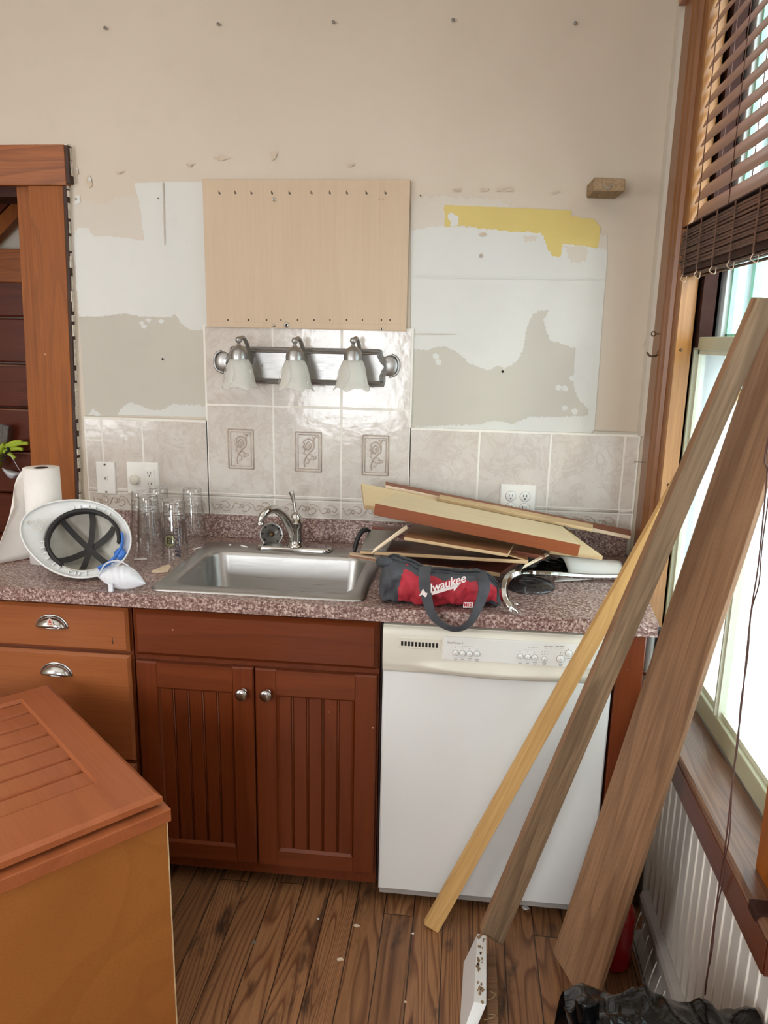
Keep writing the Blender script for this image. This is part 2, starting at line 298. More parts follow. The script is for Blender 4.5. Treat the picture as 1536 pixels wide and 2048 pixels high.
# ------------------------------------------------------------------ mesh helpers
class MB:
    def __init__(s): s.v = []; s.f = []; s.mi = []; s.sm = []
    def add(s, vs, fs, mi=0, sm=False):
        o = len(s.v); s.v += [Vector(p) for p in vs]
        for f in fs: s.f.append([o+i for i in f]); s.mi.append(mi); s.sm.append(sm)
        return s
    def box(s, a, b, mi=0):
        (x0, y0, z0), (x1, y1, z1) = a, b
        return s.add([(x0,y0,z0),(x1,y0,z0),(x1,y1,z0),(x0,y1,z0),(x0,y0,z1),(x1,y0,z1),(x1,y1,z1),(x0,y1,z1)],
                     [(0,3,2,1),(4,5,6,7),(0,1,5,4),(1,2,6,5),(2,3,7,6),(3,0,4,7)], mi)
    def hexa(s, p, mi=0):   # 8 corners: bottom ring 0-3, top ring 4-7
        return s.add(p, [(0,3,2,1),(4,5,6,7),(0,1,5,4),(1,2,6,5),(2,3,7,6),(3,0,4,7)], mi)
    def bev(s, a, b, c=0.004, mi=0, faces='-y'):
        """box whose front (-y) face has a chamfered edge"""
        (x0, y0, z0), (x1, y1, z1) = a, b
        vs = [(x0,y1,z0),(x1,y1,z0),(x1,y1,z1),(x0,y1,z1),(x0,y0+c,z0),(x1,y0+c,z0),(x1,y0+c,z1),(x0,y0+c,z1),
              (x0+c,y0,z0+c),(x1-c,y0,z0+c),(x1-c,y0,z1-c),(x0+c,y0,z1-c)]
        return s.add(vs, [(0,1,2,3),(0,4,5,1),(1,5,6,2),(2,6,7,3),(3,7,4,0),(4,8,9,5),(5,9,10,6),(6,10,11,7),(7,11,8,4),(8,11,10,9)], mi)
    def prism(s, pts, d, mi=0, sm=False):
        """extrude polygon (3D pts) along vector d"""
        n = len(pts); d = Vector(d); a = [Vector(p) for p in pts]; b = [p+d for p in a]
        return s.add(a+b, [tuple(range(n-1, -1, -1)), tuple(range(n, 2*n))] + [(i, (i+1) % n, n+(i+1) % n, n+i) for i in range(n)], mi, sm)
    def tube(s, path, r, n=10, mi=0, cap=True, sm=True, flat=None):
        path = [Vector(p) for p in path]; m = len(path)
        rs = r if isinstance(r, (list, tuple)) else [r]*m
        o = len(s.v); T0 = None
        for i, p in enumerate(path):
            t = (path[min(i+1, m-1)]-path[max(i-1, 0)]).normalized()
            if T0 is None:
                up = Vector((0, 0, 1)) if abs(t.z) < 0.9 else Vector((1, 0, 0)); x = t.cross(up).normalized()
            else:
                x = (x - t*x.dot(t)).normalized()
            T0 = t; y = t.cross(x)
            for k in range(n):
                a = 2*PI*k/n; s.v.append(p + x*math.cos(a)*rs[i] + y*math.sin(a)*rs[i]*(flat or 1))
        for i in range(m-1):
            for k in range(n):
                s.f.append([o+i*n+k, o+i*n+(k+1) % n, o+(i+1)*n+(k+1) % n, o+(i+1)*n+k]); s.mi.append(mi); s.sm.append(sm)
        if cap:
            s.f.append([o+k for k in range(n-1, -1, -1)]); s.mi.append(mi); s.sm.append(False)
            s.f.append([o+(m-1)*n+k for k in range(n)]); s.mi.append(mi); s.sm.append(False)
        return s
    def lathe(s, prof, n=32, mi=0, mat=None, wob=None, sm=True, close=False):
        """prof [(r,z)]; mat: Matrix; wob(a,i)->(dr,dz)"""
        o = len(s.v); m = len(prof)
        for i, (r, z) in enumerate(prof):
            for k in range(n):
                a = 2*PI*k/n; dr, dz = wob(a, i) if wob else (0, 0)
                p = Vector(((r+dr)*math.cos(a), (r+dr)*math.sin(a), z+dz)); s.v.append(mat @ p if mat else p)
        for i in range(m-1):
            for k in range(n):
                s.f.append([o+i*n+k, o+i*n+(k+1) % n, o+(i+1)*n+(k+1) % n, o+(i+1)*n+k]); s.mi.append(mi); s.sm.append(sm)
        if close:
            s.f.append([o+k for k in range(n-1, -1, -1)]); s.mi.append(mi); s.sm.append(False)
            s.f.append([o+(m-1)*n+k for k in range(n)]); s.mi.append(mi); s.sm.append(False)
        return s
    def ribbon(s, path, wdir, width, th=0.002, mi=0):
        """flat strap along path; wdir vector or list of vectors"""
        path = [Vector(p) for p in path]; m = len(path); o = len(s.v)
        for i, p in enumerate(path):
            t = (path[min(i+1, m-1)]-path[max(i-1, 0)]).normalized()
            wv = Vector(wdir[i] if isinstance(wdir, list) else wdir); wv = (wv - t*wv.dot(t)).normalized(); nn = t.cross(wv)*th/2
            for q in (wv*width/2+nn, -wv*width/2+nn, -wv*width/2-nn, wv*width/2-nn): s.v.append(p+q)
        for i in range(m-1):
            for k in range(4):
                s.f.append([o+i*4+k, o+i*4+(k+1) % 4, o+(i+1)*4+(k+1) % 4, o+(i+1)*4+k]); s.mi.append(mi); s.sm.append(False)
        s.f.append([o+3, o+2, o+1, o]); s.f.append([o+(m-1)*4+k for k in range(4)]); s.mi += [mi, mi]; s.sm += [False, False]
        return s
    def grid(s, fn, nu, nv, mi=0, sm=True, wrap=False):
        o = len(s.v)
        for i in range(nu):
            for j in range(nv): s.v.append(Vector(fn(i/(nu-1), j/(nv-1))))
        for i in range(nu-1):
            for j in range(nv-1):
                s.f.append([o+i*nv+j, o+(i+1)*nv+j, o+(i+1)*nv+j+1, o+i*nv+j+1]); s.mi.append(mi); s.sm.append(sm)
        return s
    def sphere(s, c, r, n=16, mi=0, sc=(1, 1, 1)):
        prof = [(r*math.sin(PI*i/n), -r*math.cos(PI*i/n)) for i in range(n+1)]; prof[0] = (1e-5, -r); prof[-1] = (1e-5, r)
        return s.lathe(prof, n*2, mi, Matrix.Translation(c) @ Matrix.Diagonal((*sc, 1)))
def mesh_of(name, mb, mats, M_inv=None, fixn=True):
    me = bpy.data.meshes.new(name)
    vs = [M_inv @ v for v in mb.v] if M_inv is not None else mb.v
    me.from_pydata([tuple(v) for v in vs], [], mb.f)
    for m in (mats if isinstance(mats, list) else [mats]): me.materials.append(M[m] if isinstance(m, str) else m)
    for p, mi, sm in zip(me.polygons, mb.mi, mb.sm): p.material_index = mi; p.use_smooth = sm
    if fixn:
        bm = bmesh.new(); bm.from_mesh(me); bmesh.ops.recalc_face_normals(bm, faces=bm.faces); bm.to_mesh(me); bm.free()
    me.update(); return me
def obj(name, mb, mats, parent=None, world=True, bevel=0, loc=None, rot=None, fixn=True, solid=0, subsurf=0):
    inv = None
    if parent is not None and world:
        inv = full(parent).inverted()
    if parent is None and loc is not None: inv = Matrix.Translation(Vector(loc)).inverted() if world else None
    o = bpy.data.objects.new(name, mesh_of(name, mb, mats, inv, fixn)); C.objects.link(o)
    if parent is not None: o.parent = parent
    elif loc is not None: o.location = loc
    if solid: md = o.modifiers.new('t', 'SOLIDIFY'); md.thickness = solid; md.offset = 0
    if bevel:
        md = o.modifiers.new('b', 'BEVEL'); md.width = bevel; md.segments = 2; md.limit_method = 'ANGLE'; md.angle_limit = math.radians(40)
    if subsurf: md = o.modifiers.new('s', 'SUBSURF'); md.levels = subsurf; md.render_levels = subsurf
    return o
def full(o):
    m = o.matrix_basis.copy(); p = o.parent
    while p: m = p.matrix_basis @ m; p = p.parent
    return m
def tag(o, label=None, cat=None, group=None, kind=None):
    if label: o['label'] = label
    if cat: o['category'] = cat
    if group: o['group'] = group
    if kind: o['kind'] = kind
    return o
def thing(name, label, cat, loc=(0, 0, 0), group=None, mat=None):
    o = bpy.data.objects.new(name, None); C.objects.link(o); o.empty_display_size = 0.05
    o.location = loc
    if mat is not None: o.matrix_basis = mat
    return tag(o, label, cat, group)
def struct(o, label=None): o['kind'] = 'structure'; return tag(o, label)
def dup(root, loc=None, label=None, mat=None):
    r = root.copy(); C.objects.link(r)
    if mat is not None: r.matrix_basis = mat
    if loc is not None: r.location = loc
    if label: r['label'] = label
    for ch in list(root.children):
        c = ch.copy(); C.objects.link(c); c.parent = r
        for g in list(ch.children):
            d = g.copy(); C.objects.link(d); d.parent = c
    return r
def frame(x, y, o):
    x = Vector(x).normalized(); y = Vector(y); y = (y-x*y.dot(x)).normalized(); z = x.cross(y)
    return Matrix(((x.x, y.x, z.x, o[0]), (x.y, y.y, z.y, o[1]), (x.z, y.z, z.z, o[2]), (0, 0, 0, 1)))
def text(name, s, size, mat, parent, m, world=True, ext=0.0003, shear=0.0, bold=0.0, fit=None):
    cu = bpy.data.curves.new(name, 'FONT'); cu.body = s; cu.size = size; cu.extrude = ext; cu.align_x = 'CENTER'; cu.align_y = 'CENTER'; cu.shear = shear; cu.offset = bold
    to = bpy.data.objects.new(name, cu); C.objects.link(to); bpy.context.view_layer.update()
    me = bpy.data.meshes.new_from_object(to, depsgraph=bpy.context.evaluated_depsgraph_get())
    bpy.data.objects.remove(to); bpy.data.curves.remove(cu)
    if fit:
        xs = [v.co.x for v in me.vertices]; k = fit/(max(xs)-min(xs)); me.transform(Matrix.Scale(k, 4, Vector((1, 0, 0))))
    mm = full(parent).inverted() @ m if (parent is not None and world) else m
    me.transform(mm); me.materials.clear(); me.materials.append(M[mat])
    o = bpy.data.objects.new(name, me); C.objects.link(o)
    if parent is not None: o.parent = parent
    return o
def smooth_path(pts, n=6):
    pts = [Vector(p) for p in pts]; out = []
    for i in range(len(pts)-1):
        p0, p1, p2, p3 = pts[max(i-1, 0)], pts[i], pts[i+1], pts[min(i+2, len(pts)-1)]
        for k in range(n):
            t = k/n
            out.append(0.5*((2*p1)+(p2-p0)*t+(2*p0-5*p1+4*p2-p3)*t*t+(3*p1-p0-3*p2+p3)*t**3))
    return out+[pts[-1]]

# ================================================================== SETTING
XR = 0.718                                        # window wall
# ---- back wall, with plaster patches in the same mesh
def jag(pts, amp, step=0.012, seed=0, keep=()):
    rnd = random.Random(seed); out = []; n = len(pts)
    for i in range(n):
        a, b = pts[i], pts[(i+1) % n]; L = (b-a).length; k = max(1, int(L/step)); am = 0.0008 if i in keep else amp
        t = (b-a).normalized() if L > 0 else Vector((1, 0, 0)); nn = Vector((t.z, 0, -t.x))
        for j in range(k):
            out.append(a + (b-a)*(j/k) + nn*(rnd.uniform(-am, am) if j else 0) + t*(rnd.uniform(-am, am)*0.3 if j else 0))
    return out
wb = MB()
wb.box((-1.33, 0, 0), (XR+0.14, 0.12, 2.95)); wb.box((-3.2, 0, 2.075), (-1.33, 0.12, 2.95))
_ly = [0]
def patch(pxs, mi, amp, keep=(), y=None, step=0.012):
    _ly[0] += 1; yy = -0.00015*_ly[0] - 0.0003
    pts = [bp(x, q, 'y', 0) for x, q in pxs]
    pts = [Vector((p.x, yy, p.z)) for p in jag(pts, amp*1.25, step*.55, _ly[0], keep)]
    wb.add(pts, [tuple(range(len(pts)))], mi)
patch([(138,440),(150,400),(210,408),(235,395),(285,392),(285,480),(250,474),(200,480),(178,470),(160,500),(146,520)], 5, .004)
patch([(146,470),(156,455),(178,456),(187,474),(222,472),(255,476),(287,482),(283,440),(278,400),(270,366),(340,364),(409,364),(418,660),(381,662),(363,648),(343,636),(293,634),(249,628),(200,634),(158,634),(152,560)], 1, .0028, keep=(9,10,11,20))
patch([(158,634),(200,633),(249,627),(293,634),(343,634),(350,628),(363,648),(381,660),(416,662),(414,833),(172,831)], 2, .0022, keep=(8,9,10))
patch([(236,830),(246,812),(262,805),(285,812),(302,820),(330,818),(345,808),(412,812),(413,834)], 1, .003, keep=(7,8))
patch([(176,830),(184,818),(196,822),(204,831)], 1, .003)
for cx, cy in ((283,646),(296,640),(322,642),(288,652)): patch([(cx-6,cy),(cx,cy-4),(cx+7,cy-1),(cx+2,cy+6)], 1, .002)
patch([(150,392),(160,390),(162,406),(150,410)], 1, .002)
patch([(822,400),(880,392),(980,396),(1084,440),(1214,470),(1214,505),(822,505)], 5, .006, keep=(4,5,6))
patch([(822,462),(888,452),(982,458),(1084,464),(1125,487),(1196,494),(1215,503),(1208,591),(1196,760),(1188,866),(822,856)], 1, .003, keep=(6,7,8,9,10))
patch([(889,410),(1142,421),(1143,432),(1190,440),(1201,455),(1196,496),(1160,491),(1125,488),(1121,513),(1104,513),(1094,497),(1091,482),(1082,466),(1040,464),(982,460),(930,452),(888,455)], 3, .0022, keep=(0,1,4))
patch([(896,430),(906,426),(918,436),(916,450),(904,454),(898,440)], 1, .004)
patch([(1127,489),(1176,492),(1172,524),(1140,524)], 5, .004)
patch([(1045,472),(1075,474),(1070,484),(1048,482)], 5, .004)
patch([(824,697),(850,700),(888,692),(918,707),(938,726),(976,741),(996,730),(1009,738),(1037,719),(1047,696),(1053,658),(1064,631),(1077,621),(1097,620),(1087,638),(1091,658),(1101,680),(1125,689),(1152,697),(1148,726),(1147,774),(1158,801),(1177,818),(1175,831),(1057,834),(1023,848),(989,840),(962,848),(888,851),(824,854)], 2, .0026, keep=(29,18,19), step=.007)
for cx, cy in ((872,712),(878,724),(1118,775),(1130,776),(1146,756),(1130,816),(1150,822)): patch([(cx-7,cy-3),(cx,cy-6),(cx+6,cy-1),(cx+3,cy+7),(cx-5,cy+5)], 1, .003)
patch([(425,315),(445,311),(462,318),(446,322)], 6, .002); patch([(540,305),(556,303),(552,318),(544,322)], 6, .002)
for x0 in (905, 960, 992, 1010): patch([(x0,378),(x0+16,377),(x0+17,382),(x0+2,383)], 6, .002)
patch([(326,366),(328,366),(331,490),(329.5,490)], 6, .0004)
patch([(823,667),(912,668),(912,669.3),(823,669)], 6, .0004)
patch([(823,552),(1100,556),(1204,557),(1204,559),(1100,559),(823,555)], 4, .001)
patch([(1303,655),(1304,656),(1296,672),(1285,695),(1284,694),(1295,671)], 6, .0006)
for q in ((700,330),(380,330),(1110,385),(240,345),(965,470)): patch([(q[0]-9,q[1]),(q[0]+6,q[1]-4),(q[0]+10,q[1]),(q[0]-2,q[1]+4)], 6, .003)
wall_b = struct(obj('wall_back', wb, ['wall', 'plaster_w', 'plaster_g', 'plaster_y', 'plaster_w', 'plaster_t', 'smudge']), 'beige wall with patches of bare plaster, white skim and old yellow paint')
# ---- right wall with window opening (y -1.40..-0.30)
YJ, YK, ZS, ZH = -0.31, -1.36, 0.700, 2.62         # jamb planes, stool height, head
wr = MB()
wr.box((XR, -0.30+0.0, 0), (XR+0.14, 0.0, 2.95)); wr.box((XR, -5.6, 0), (XR+0.14, YK-0.01, 2.95))
wr.box((XR, YK-0.01, 0), (XR+0.14, -0.30, 0.64)); wr.box((XR, YK-0.01, ZH+0.01), (XR+0.14, -0.30, 2.95))
struct(obj('wall_right', wr, ['wall']), 'beige window wall beside the counter')
# narrow corner bead strip
cb = MB(); cb.box((XR-0.012, -0.05, 1.32), (XR, -0.001, 2.95)); struct(obj('trim_4', cb, ['plaster_t']), 'pale plaster corner strip')
# wainscot
ws = MB(); y = -0.665; zt = 0.63
while y > -2.6:
    ws.box((XR-0.012, y-0.043, 0.15), (XR-0.0005, y, zt)); ws.tube([(XR-0.012, y+0.001, 0.15), (XR-0.012, y+0.001, zt)], 0.0032, 8, 1); y -= 0.0455
struct(obj('trim_5', ws, ['wains', 'wains_e']), 'grey painted beadboard under the window')
fl = MB(); fl.box((-3.4, -5.6, -0.1), (XR+0.14, 0.12, 0)); fl.box((-3.4, 0.12, -0.1), (-0.5, 2.3, 0)); struct(obj('floor', fl, ['floor']), 'worn pine floorboards with dark stains')
ce = MB(); ce.box((-3.4, -5.7, 2.95), (XR+0.14, 0.12, 3.05)); ce.box((-3.4, 0.12, 2.95), (-0.5, 2.3, 3.05)); struct(obj('ceiling', ce, ['ceiling']), 'white ceiling')
wf = MB(); wf.box((-3.4, -5.7, 0), (XR+0.14, -5.6, 2.95)); struct(obj('wall_front', wf, ['wall']))
wl = MB(); wl.box((-3.4, -5.6, 0), (-3.3, 3.2, 2.95)); struct(obj('wall_left', wl, ['wall']))
# hall beyond the doorway
hb = MB(); hb.box((-3.3, 2.2, 0), (-0.5, 2.3, 2.95)); hb.box((-0.6, 0.12, 0), (-0.5, 2.2, 2.95)); struct(obj('wall_hall', hb, ['plaster_t']), 'pale hall wall behind the stairs')

# ---- doorway casing
def pxbar(mb, tl, tr, br, bl, y0, y1, mi=0):
    f = [bp(*p, 'y', y0) for p in (bl, br, tr, tl)]
    q = [Vector((p.x, y1, p.z)) for p in f]
    mb.hexa([f[0], f[1], q[1], q[0], f[3], f[2], q[2], q[3]], mi)
dc = MB()
def cx(z, o): return o + (z-2.08)*0.033
z0, z1 = 0.0, 2.0695
def cpost(mb, xi, xo, y0, y1, za, zb, mi):
    mb.hexa([(cx(za,xi),y0,za),(cx(za,xo),y0,za),(cx(za,xo),y1,za),(cx(za,xi),y1,za),(cx(zb,xi),y0,zb),(cx(zb,xo),y0,zb),(cx(zb,xo),y1,zb),(cx(zb,xi),y1,zb)], mi)
dr = thing('door_1', None, None, (-1.3, 0, 0)); dr['kind'] = 'structure'; dr['label'] = 'orange varnished doorway casing at the left'
a = MB(); cpost(a, -1.297, -1.178, -0.024, 0.0, z0, z1, 0); obj('side_casing', a, ['trim'], dr, bevel=.0015)
a = MB(); cpost(a, -1.178, -1.168, -0.022, 0.002, z0, z1, 0)
rnd = random.Random(3); z = 0.95
while z < 2.18:
    h = rnd.uniform(.01, .05); xx = cx(z, -1.168) if z < 2.07 else -1.153
    a.box((xx-0.001, -0.016+rnd.uniform(-.004, .004), z), (xx+rnd.uniform(.001, .005), -0.001, z+h), 1); z += h*rnd.uniform(.8, 1.6)
obj('ragged_edge', a, ['dark_edge', 'caulk'], dr)
a = MB(); a.box((-3.2, -0.03, 2.070), (-1.163, 0.0, 2.192)); obj('head_casing', a, ['trim_h'], dr, bevel=.002)
a = MB(); a.box((-1.163, -0.028, 2.0765), (-1.152, 0.0, 2.190)); a.box((-3.2, -0.012, 2.192), (-1.16, -0.002, 2.197), 1); obj('ragged_edge', a, ['dark_edge', 'caulk'], dr)
a = MB(); cpost(a, -1.35, -1.298, -0.002, 0.14, z0, 2.072, 0); obj('door_jamb', a, ['trim'], dr)
a = MB(); a.box((-3.2, 0.0, 2.04), (-1.30, 0.14, 2.075)); obj('head_jamb', a, ['darkred'], dr)
a = MB()
for zz in (1.93, 1.905, 1.88, 1.855): a.tube([(-1.303, 0.004, zz), (-1.303, 0.004, zz+.02)], 0.005, 10)
a.box((-1.306, -0.001, 1.85), (-1.3, 0.03, 1.95)); obj('hinge', a, ['brassy'], dr)

# dark boarded stair enclosure seen through the doorway (y = 0.9)
YH = 0.9
st = thing('stair_enclosure', 'dark red boarded stair side seen through the doorway', 'stairs', (-2.0, YH, 0))
P = lambda x, y, d=0: bp(x, y, 'y', YH+d)
ptl, ptr = P(-140, 490), P(90, 512)
a = MB()
zs = [0.0, 0.28, 0.50, 0.72, 0.92, 1.12, 1.29, 1.43, 1.57]
xl, xr = -3.25, -0.62
ztop = P(40, 540).z
k = 9
for i in range(k):
    za, zb = i*ztop/k, (i+1)*ztop/k-0.006
    a.bev((xl, YH, za), (xr, YH+0.05, zb), 0.008)
obj('wall_board', a, ['redpanel'], st)
a = MB(); a.hexa([(xl, YH-.03, P(-100,520).z-.09), (xr, YH-.03, P(90,520).z-.11), (xr, YH+.06, P(90,520).z-.11), (xl, YH+.06, P(-100,520).z-.09), (xl, YH-.03, P(-100,484).z), (xr, YH-.03, P(90,514).z), (xr, YH+.06, P(90,514).z), (xl, YH+.06, P(-100,484).z)])
obj('cap_rail', a, ['trim_h'], st, bevel=.004)
s1, s2, s3, s4 = P(-120,560), P(66,398), P(56,372), P(-120,520)
a = MB(); q = [P(-160, 640), P(100, 365), P(100, 330), P(-160, 590)]; a.prism(q, (0, 0.05, 0)); obj('stringer', a, ['trim'], st)
q = [P(-160, 585), P(100, 325), P(100, 285), P(-160, 530)]; a = MB(); a.prism(q, (0, 0.03, 0)); obj('stringer', a, ['redpanel'], st)
a = MB(); q = [P(-30, 418, .06), P(8, 418, .06), P(8, 392, .06), P(-30, 392, .06)]; a.prism(q, (0, 0.02, 0)); tag(obj('lit_patch', a, ['yellowlit']), 'small yellow patch painted as lit hall wall seen above the stair stringer', 'lit wall patch')  # yellow slab stands for a lit bit of hall, light in its colour
a = MB(); a.box((xl, YH+.08, 0), (xr, YH+.1, 2.9)); obj('stair_wall', a, ['plaster_t'], st)

# ================================================================== WINDOW
wn = thing('window_1', None, None, (XR, YJ, ZS)); wn['kind'] = 'structure'; wn['label'] = 'tall double-hung window on the right wall'
a = MB()
# left casing: flat + moulded beads, profile in x-y extruded in z
pf = [(XR,-0.115),(XR-.014,-0.115),(XR-.016,-0.120),(XR-.016,-0.225),(XR-.022,-0.229),(XR-.026,-0.240),(XR-.022,-0.250),(XR-.012,-0.254),(XR-.012,-0.262),(XR-.020,-0.266),(XR-.024,-0.278),(XR-.020,-0.290),(XR-.010,-0.296),(XR-.006,-0.318),(XR,-0.318)]
a.prism([(x, y, 0.90) for x, y in pf], (0, 0, 1.72)); obj('side_casing', a, ['trim_y'], wn)
a = MB(); a.prism([(XR-.006,-0.312,ZS),(XR-.004,-0.335,ZS),(XR+.040,-0.325,ZS),(XR+.046,-0.300,ZS),(XR+.14,-0.30,ZS),(XR+.14,-0.27,ZS),(XR,-0.27,ZS)], (0, 0, ZH-ZS)); obj('side_jamb', a, ['jamb'], wn)
a = MB(); a.box((XR+.05, -0.345, 1.6), (XR+.085, -0.30, ZH)); obj('upper_sash_stile', a, ['darkred'], wn)
a = MB(); a.box((XR-.03, -1.5, ZH-.1), (XR, -0.1, ZH+.06)); obj('head_casing', a, ['trim_h'], wn)
a = MB(); a.box((0.698, YK-.05, ZS), (XR+.045, -1.285, ZH)); obj('side_casing', a, ['trim'], wn, bevel=.003)
# stool
a = MB(); a.box((0.660, -1.452, 0.640), (XR+0.055, -0.660, ZS-.0005)); obj('sill', a, ['stool'], wn, bevel=.008)
a = MB(); a.box((0.6575, -1.452, 0.628), (0.6605, -0.660, ZS-.012)); a.box((0.6605, -1.452, 0.628), (XR, -0.660, 0.640)); a.box((0.6605, -1.456, 0.628), (XR, -1.4515, ZS-.004)); obj('sill_front', a, ['sill_front'], wn, bevel=.001)
obj('sill_bracket', MB().box((0.657, -1.408, ZS-.016), (0.712, -1.372, ZS+.004)), ['darkred'], wn, bevel=.003)
# lower sash at x = XR+.05
def sash(x, ya, yb, za, zb, sw, rb, rt, th, mat, nm, muntin=None, pane='pane_haze', inner='sash_l'):
    a = MB()
    a.box((x, ya-sw, za), (x+th, ya, zb)); a.box((x, yb, za), (x+th, yb+sw, zb))
    a.box((x, yb+sw, za), (x+th, ya-sw, za+rb)); a.box((x, yb+sw, zb-rt), (x+th, ya-sw, zb))
    s = obj(nm, a, [mat], wn, bevel=.003)
    a = MB(); t = .012
    a.box((x+.012, ya-sw-t, za+rb), (x+.024, ya-sw, zb-rt)); a.box((x+.012, yb+sw, za+rb), (x+.024, yb+sw+t, zb-rt))
    a.box((x+.012, yb+sw, za+rb), (x+.024, ya-sw, za+rb+t)); a.box((x+.012, yb+sw, zb-rt-t), (x+.024, ya-sw, zb-rt))
    if muntin:
        a.box((x+.004, muntin-.012, za+rb), (x+.03, muntin+.012, zb-rt)); a.box((x-.002, muntin-.004, za+rb), (x+.004, muntin+.004, zb-rt))
    i = obj('glazing_bead', a, [inner], s)
    a = MB(); a.box((x+.02, yb+sw-.004, za+rb-.004), (x+.024, ya-sw+.004, zb-rt+.004)); obj('pane', a, [pane], s)
    return s
XS = XR+.052
sash(XS, -0.275, YK, ZS-.002, 1.628, 0.034, 0.052, 0.034, 0.035, 'sash', 'lower_sash', muntin=-0.80)
sash(XS+.05, -0.31, YK, 1.59, ZH, 0.05, 0.035, 0.05, 0.035, 'storm', 'upper_sash', muntin=-0.80, pane='pane', inner='mint')
# storm frame outside
a = MB(); x = XS+.105
for ya in (-0.34, -0.86): a.box((x, ya-.035, ZS-.05), (x+.03, ya, ZH))
a.box((x, YK, 1.55), (x+.03, -0.3, 1.60)); a.box((x, YK, ZS-.05), (x+.03, -0.3, ZS+.0)); s = obj('storm_frame', a, ['storm'], wn)
a = MB()
for ya in (-0.375, -0.895): a.box((x+.002, ya-.022, ZS-.04), (x+.028, ya, ZH))
obj('green_strip', a, ['mint'], s)
a = MB(); a.box((XR+.08, YK-.3, ZS-.09), (XR+.3, -0.2, ZS-.02)); obj('outer_sill', a, ['storm'], wn)
# curtain hooks on the casing
def hook(name, label, pts, r=.0017, mat='brassy', cat='hook'):
    a = MB(); a.tube(smooth_path(pts, 5), r, 8); p0 = pts[0]
    return tag(obj(name, a, [mat], loc=p0), label, cat)
p = bp(1320, 668, 'x', XR-.02)
hook('screw_eye', 'small brass screw eye on the window casing above the curtain hook', [p+Vector((.008,0,0)), p+Vector((-.012,0,0))]+[p+Vector((-.018+.006*math.cos(t), 0, .006*math.sin(t))) for t in [i*PI/5 for i in range(11)]])
p = bp(1322, 708, 'x', XR-.016)
hook('curtain_hook', 'bent brass curtain hook on the window casing', [p+Vector((.004,0,.012)), p+Vector((-.008,0,.008)), p+Vector((-.012,0,-.004)), p+Vector((-.03,-.002,-.006)), p+Vector((-.04,0,.004))], .003)
p = bp(1290, 925, 'x', XR-.016)
hook('loose_nail', 'long nail sticking out of the casing over the tiles', [p+Vector((.01,0,0)), p+Vector((-.026,0,.001)), p+Vector((-.03,0,.001))], .0018, 'drum', 'nail')
nl = MB(); nl.lathe([(.0045, 0), (.0045, .001)], 12, 0, Matrix.Translation(p+Vector((-.031,0,.001))) @ Matrix.Rotation(PI/2, 4, 'Y'), close=True)
o = [x for x in C.objects if x.name == 'loose_nail'][0]; obj('nail_head', nl, ['drum'], o)
a = MB()
for q in ((1362, 700), (1337, 970), (1302, 1035)):
    p = bp(*q, 'x', XR-.010); a.sphere(p, .0045, 8)
obj('casing_screw', a, ['brassy'], wn)
# outside
g = MB(); g.grid(lambda u, v: (0.95+u*40, -16+v*60, -0.55+0.30*mn.noise(Vector((u*20, v*30, 0)))+u*0.5), 60, 80); struct(obj('ground', g, ['snow']), 'snow covered ground outside')
nb = thing('neighbouring_house', 'pale sided neighbouring house seen through the window glass', 'house', (4.6, 9, -1))
a = MB(); a.box((3.0, 9, -1), (9, 15, 3.6))
for i in range(22): a.prism([(3.0, 9, -1+i*.21), (3.0, 8.97, -1+i*.21), (3.0, 9, -1+i*.21+.21)], (6, 0, 0))
obj('siding_wall', a, ['siding'], nb)
a = MB(); a.prism([(2.7, 8.7, 3.6), (2.7, 15.3, 3.6), (2.7, 12, 5.6)], (6.6, 0, 0)); obj('roof', a, ['snow'], nb)
for xx in (3.7, 5.2):
    a = MB(); a.box((xx, 8.94, .6), (xx+.9, 8.99, 2.2)); f = obj('window_frame', a, ['storm'], nb); a = MB(); a.box((xx+.08, 8.92, .7), (xx+.82, 8.935, 2.1)); obj('pane', a, ['mint'], f)

# ---- slatted blind
bl = thing('slatted_blind', 'brown horizontal slat blind raised above the rolled reed shade', 'window blind', (XR+.01, -0.8, 2.6))
first = None; SP = 0.0455
for i in range(15):
    zc = 1.945+i*SP
    a = MB(); n = 8; tilt = math.radians(62); prof = []
    for k in range(n+1):
        u = (k/n-.5)*.05; b_ = .0022*math.cos(PI*(k/n-.5))
        prof.append((u*math.cos(tilt)-b_*math.sin(tilt), u*math.sin(tilt)+b_*math.cos(tilt)))
    pr = [(XR+.016+x, -0.343, zc+z) for x, z in prof] + [(XR+.016+x+.0012, -0.343, zc+z-.0022) for x, z in reversed(prof)]
    a.prism(pr, (0, -1.0, 0))
    obj('slat', a, ['blind'], bl)
a = MB()
for yy in (-0.42, -0.66, -0.90, -1.2):
    a.tube([(XR-.006, yy, 1.9), (XR-.006, yy, 2.62)], .0012, 6); a.tube([(XR+.038, yy, 1.9), (XR+.038, yy, 2.62)], .0012, 6)
obj('ladder_cord', a, ['cord'], bl)
a = MB(); a.box((XR-.012, -1.35, 2.60), (XR+.045, -0.34, 2.66)); obj('head_rail', a, ['blind'], bl)
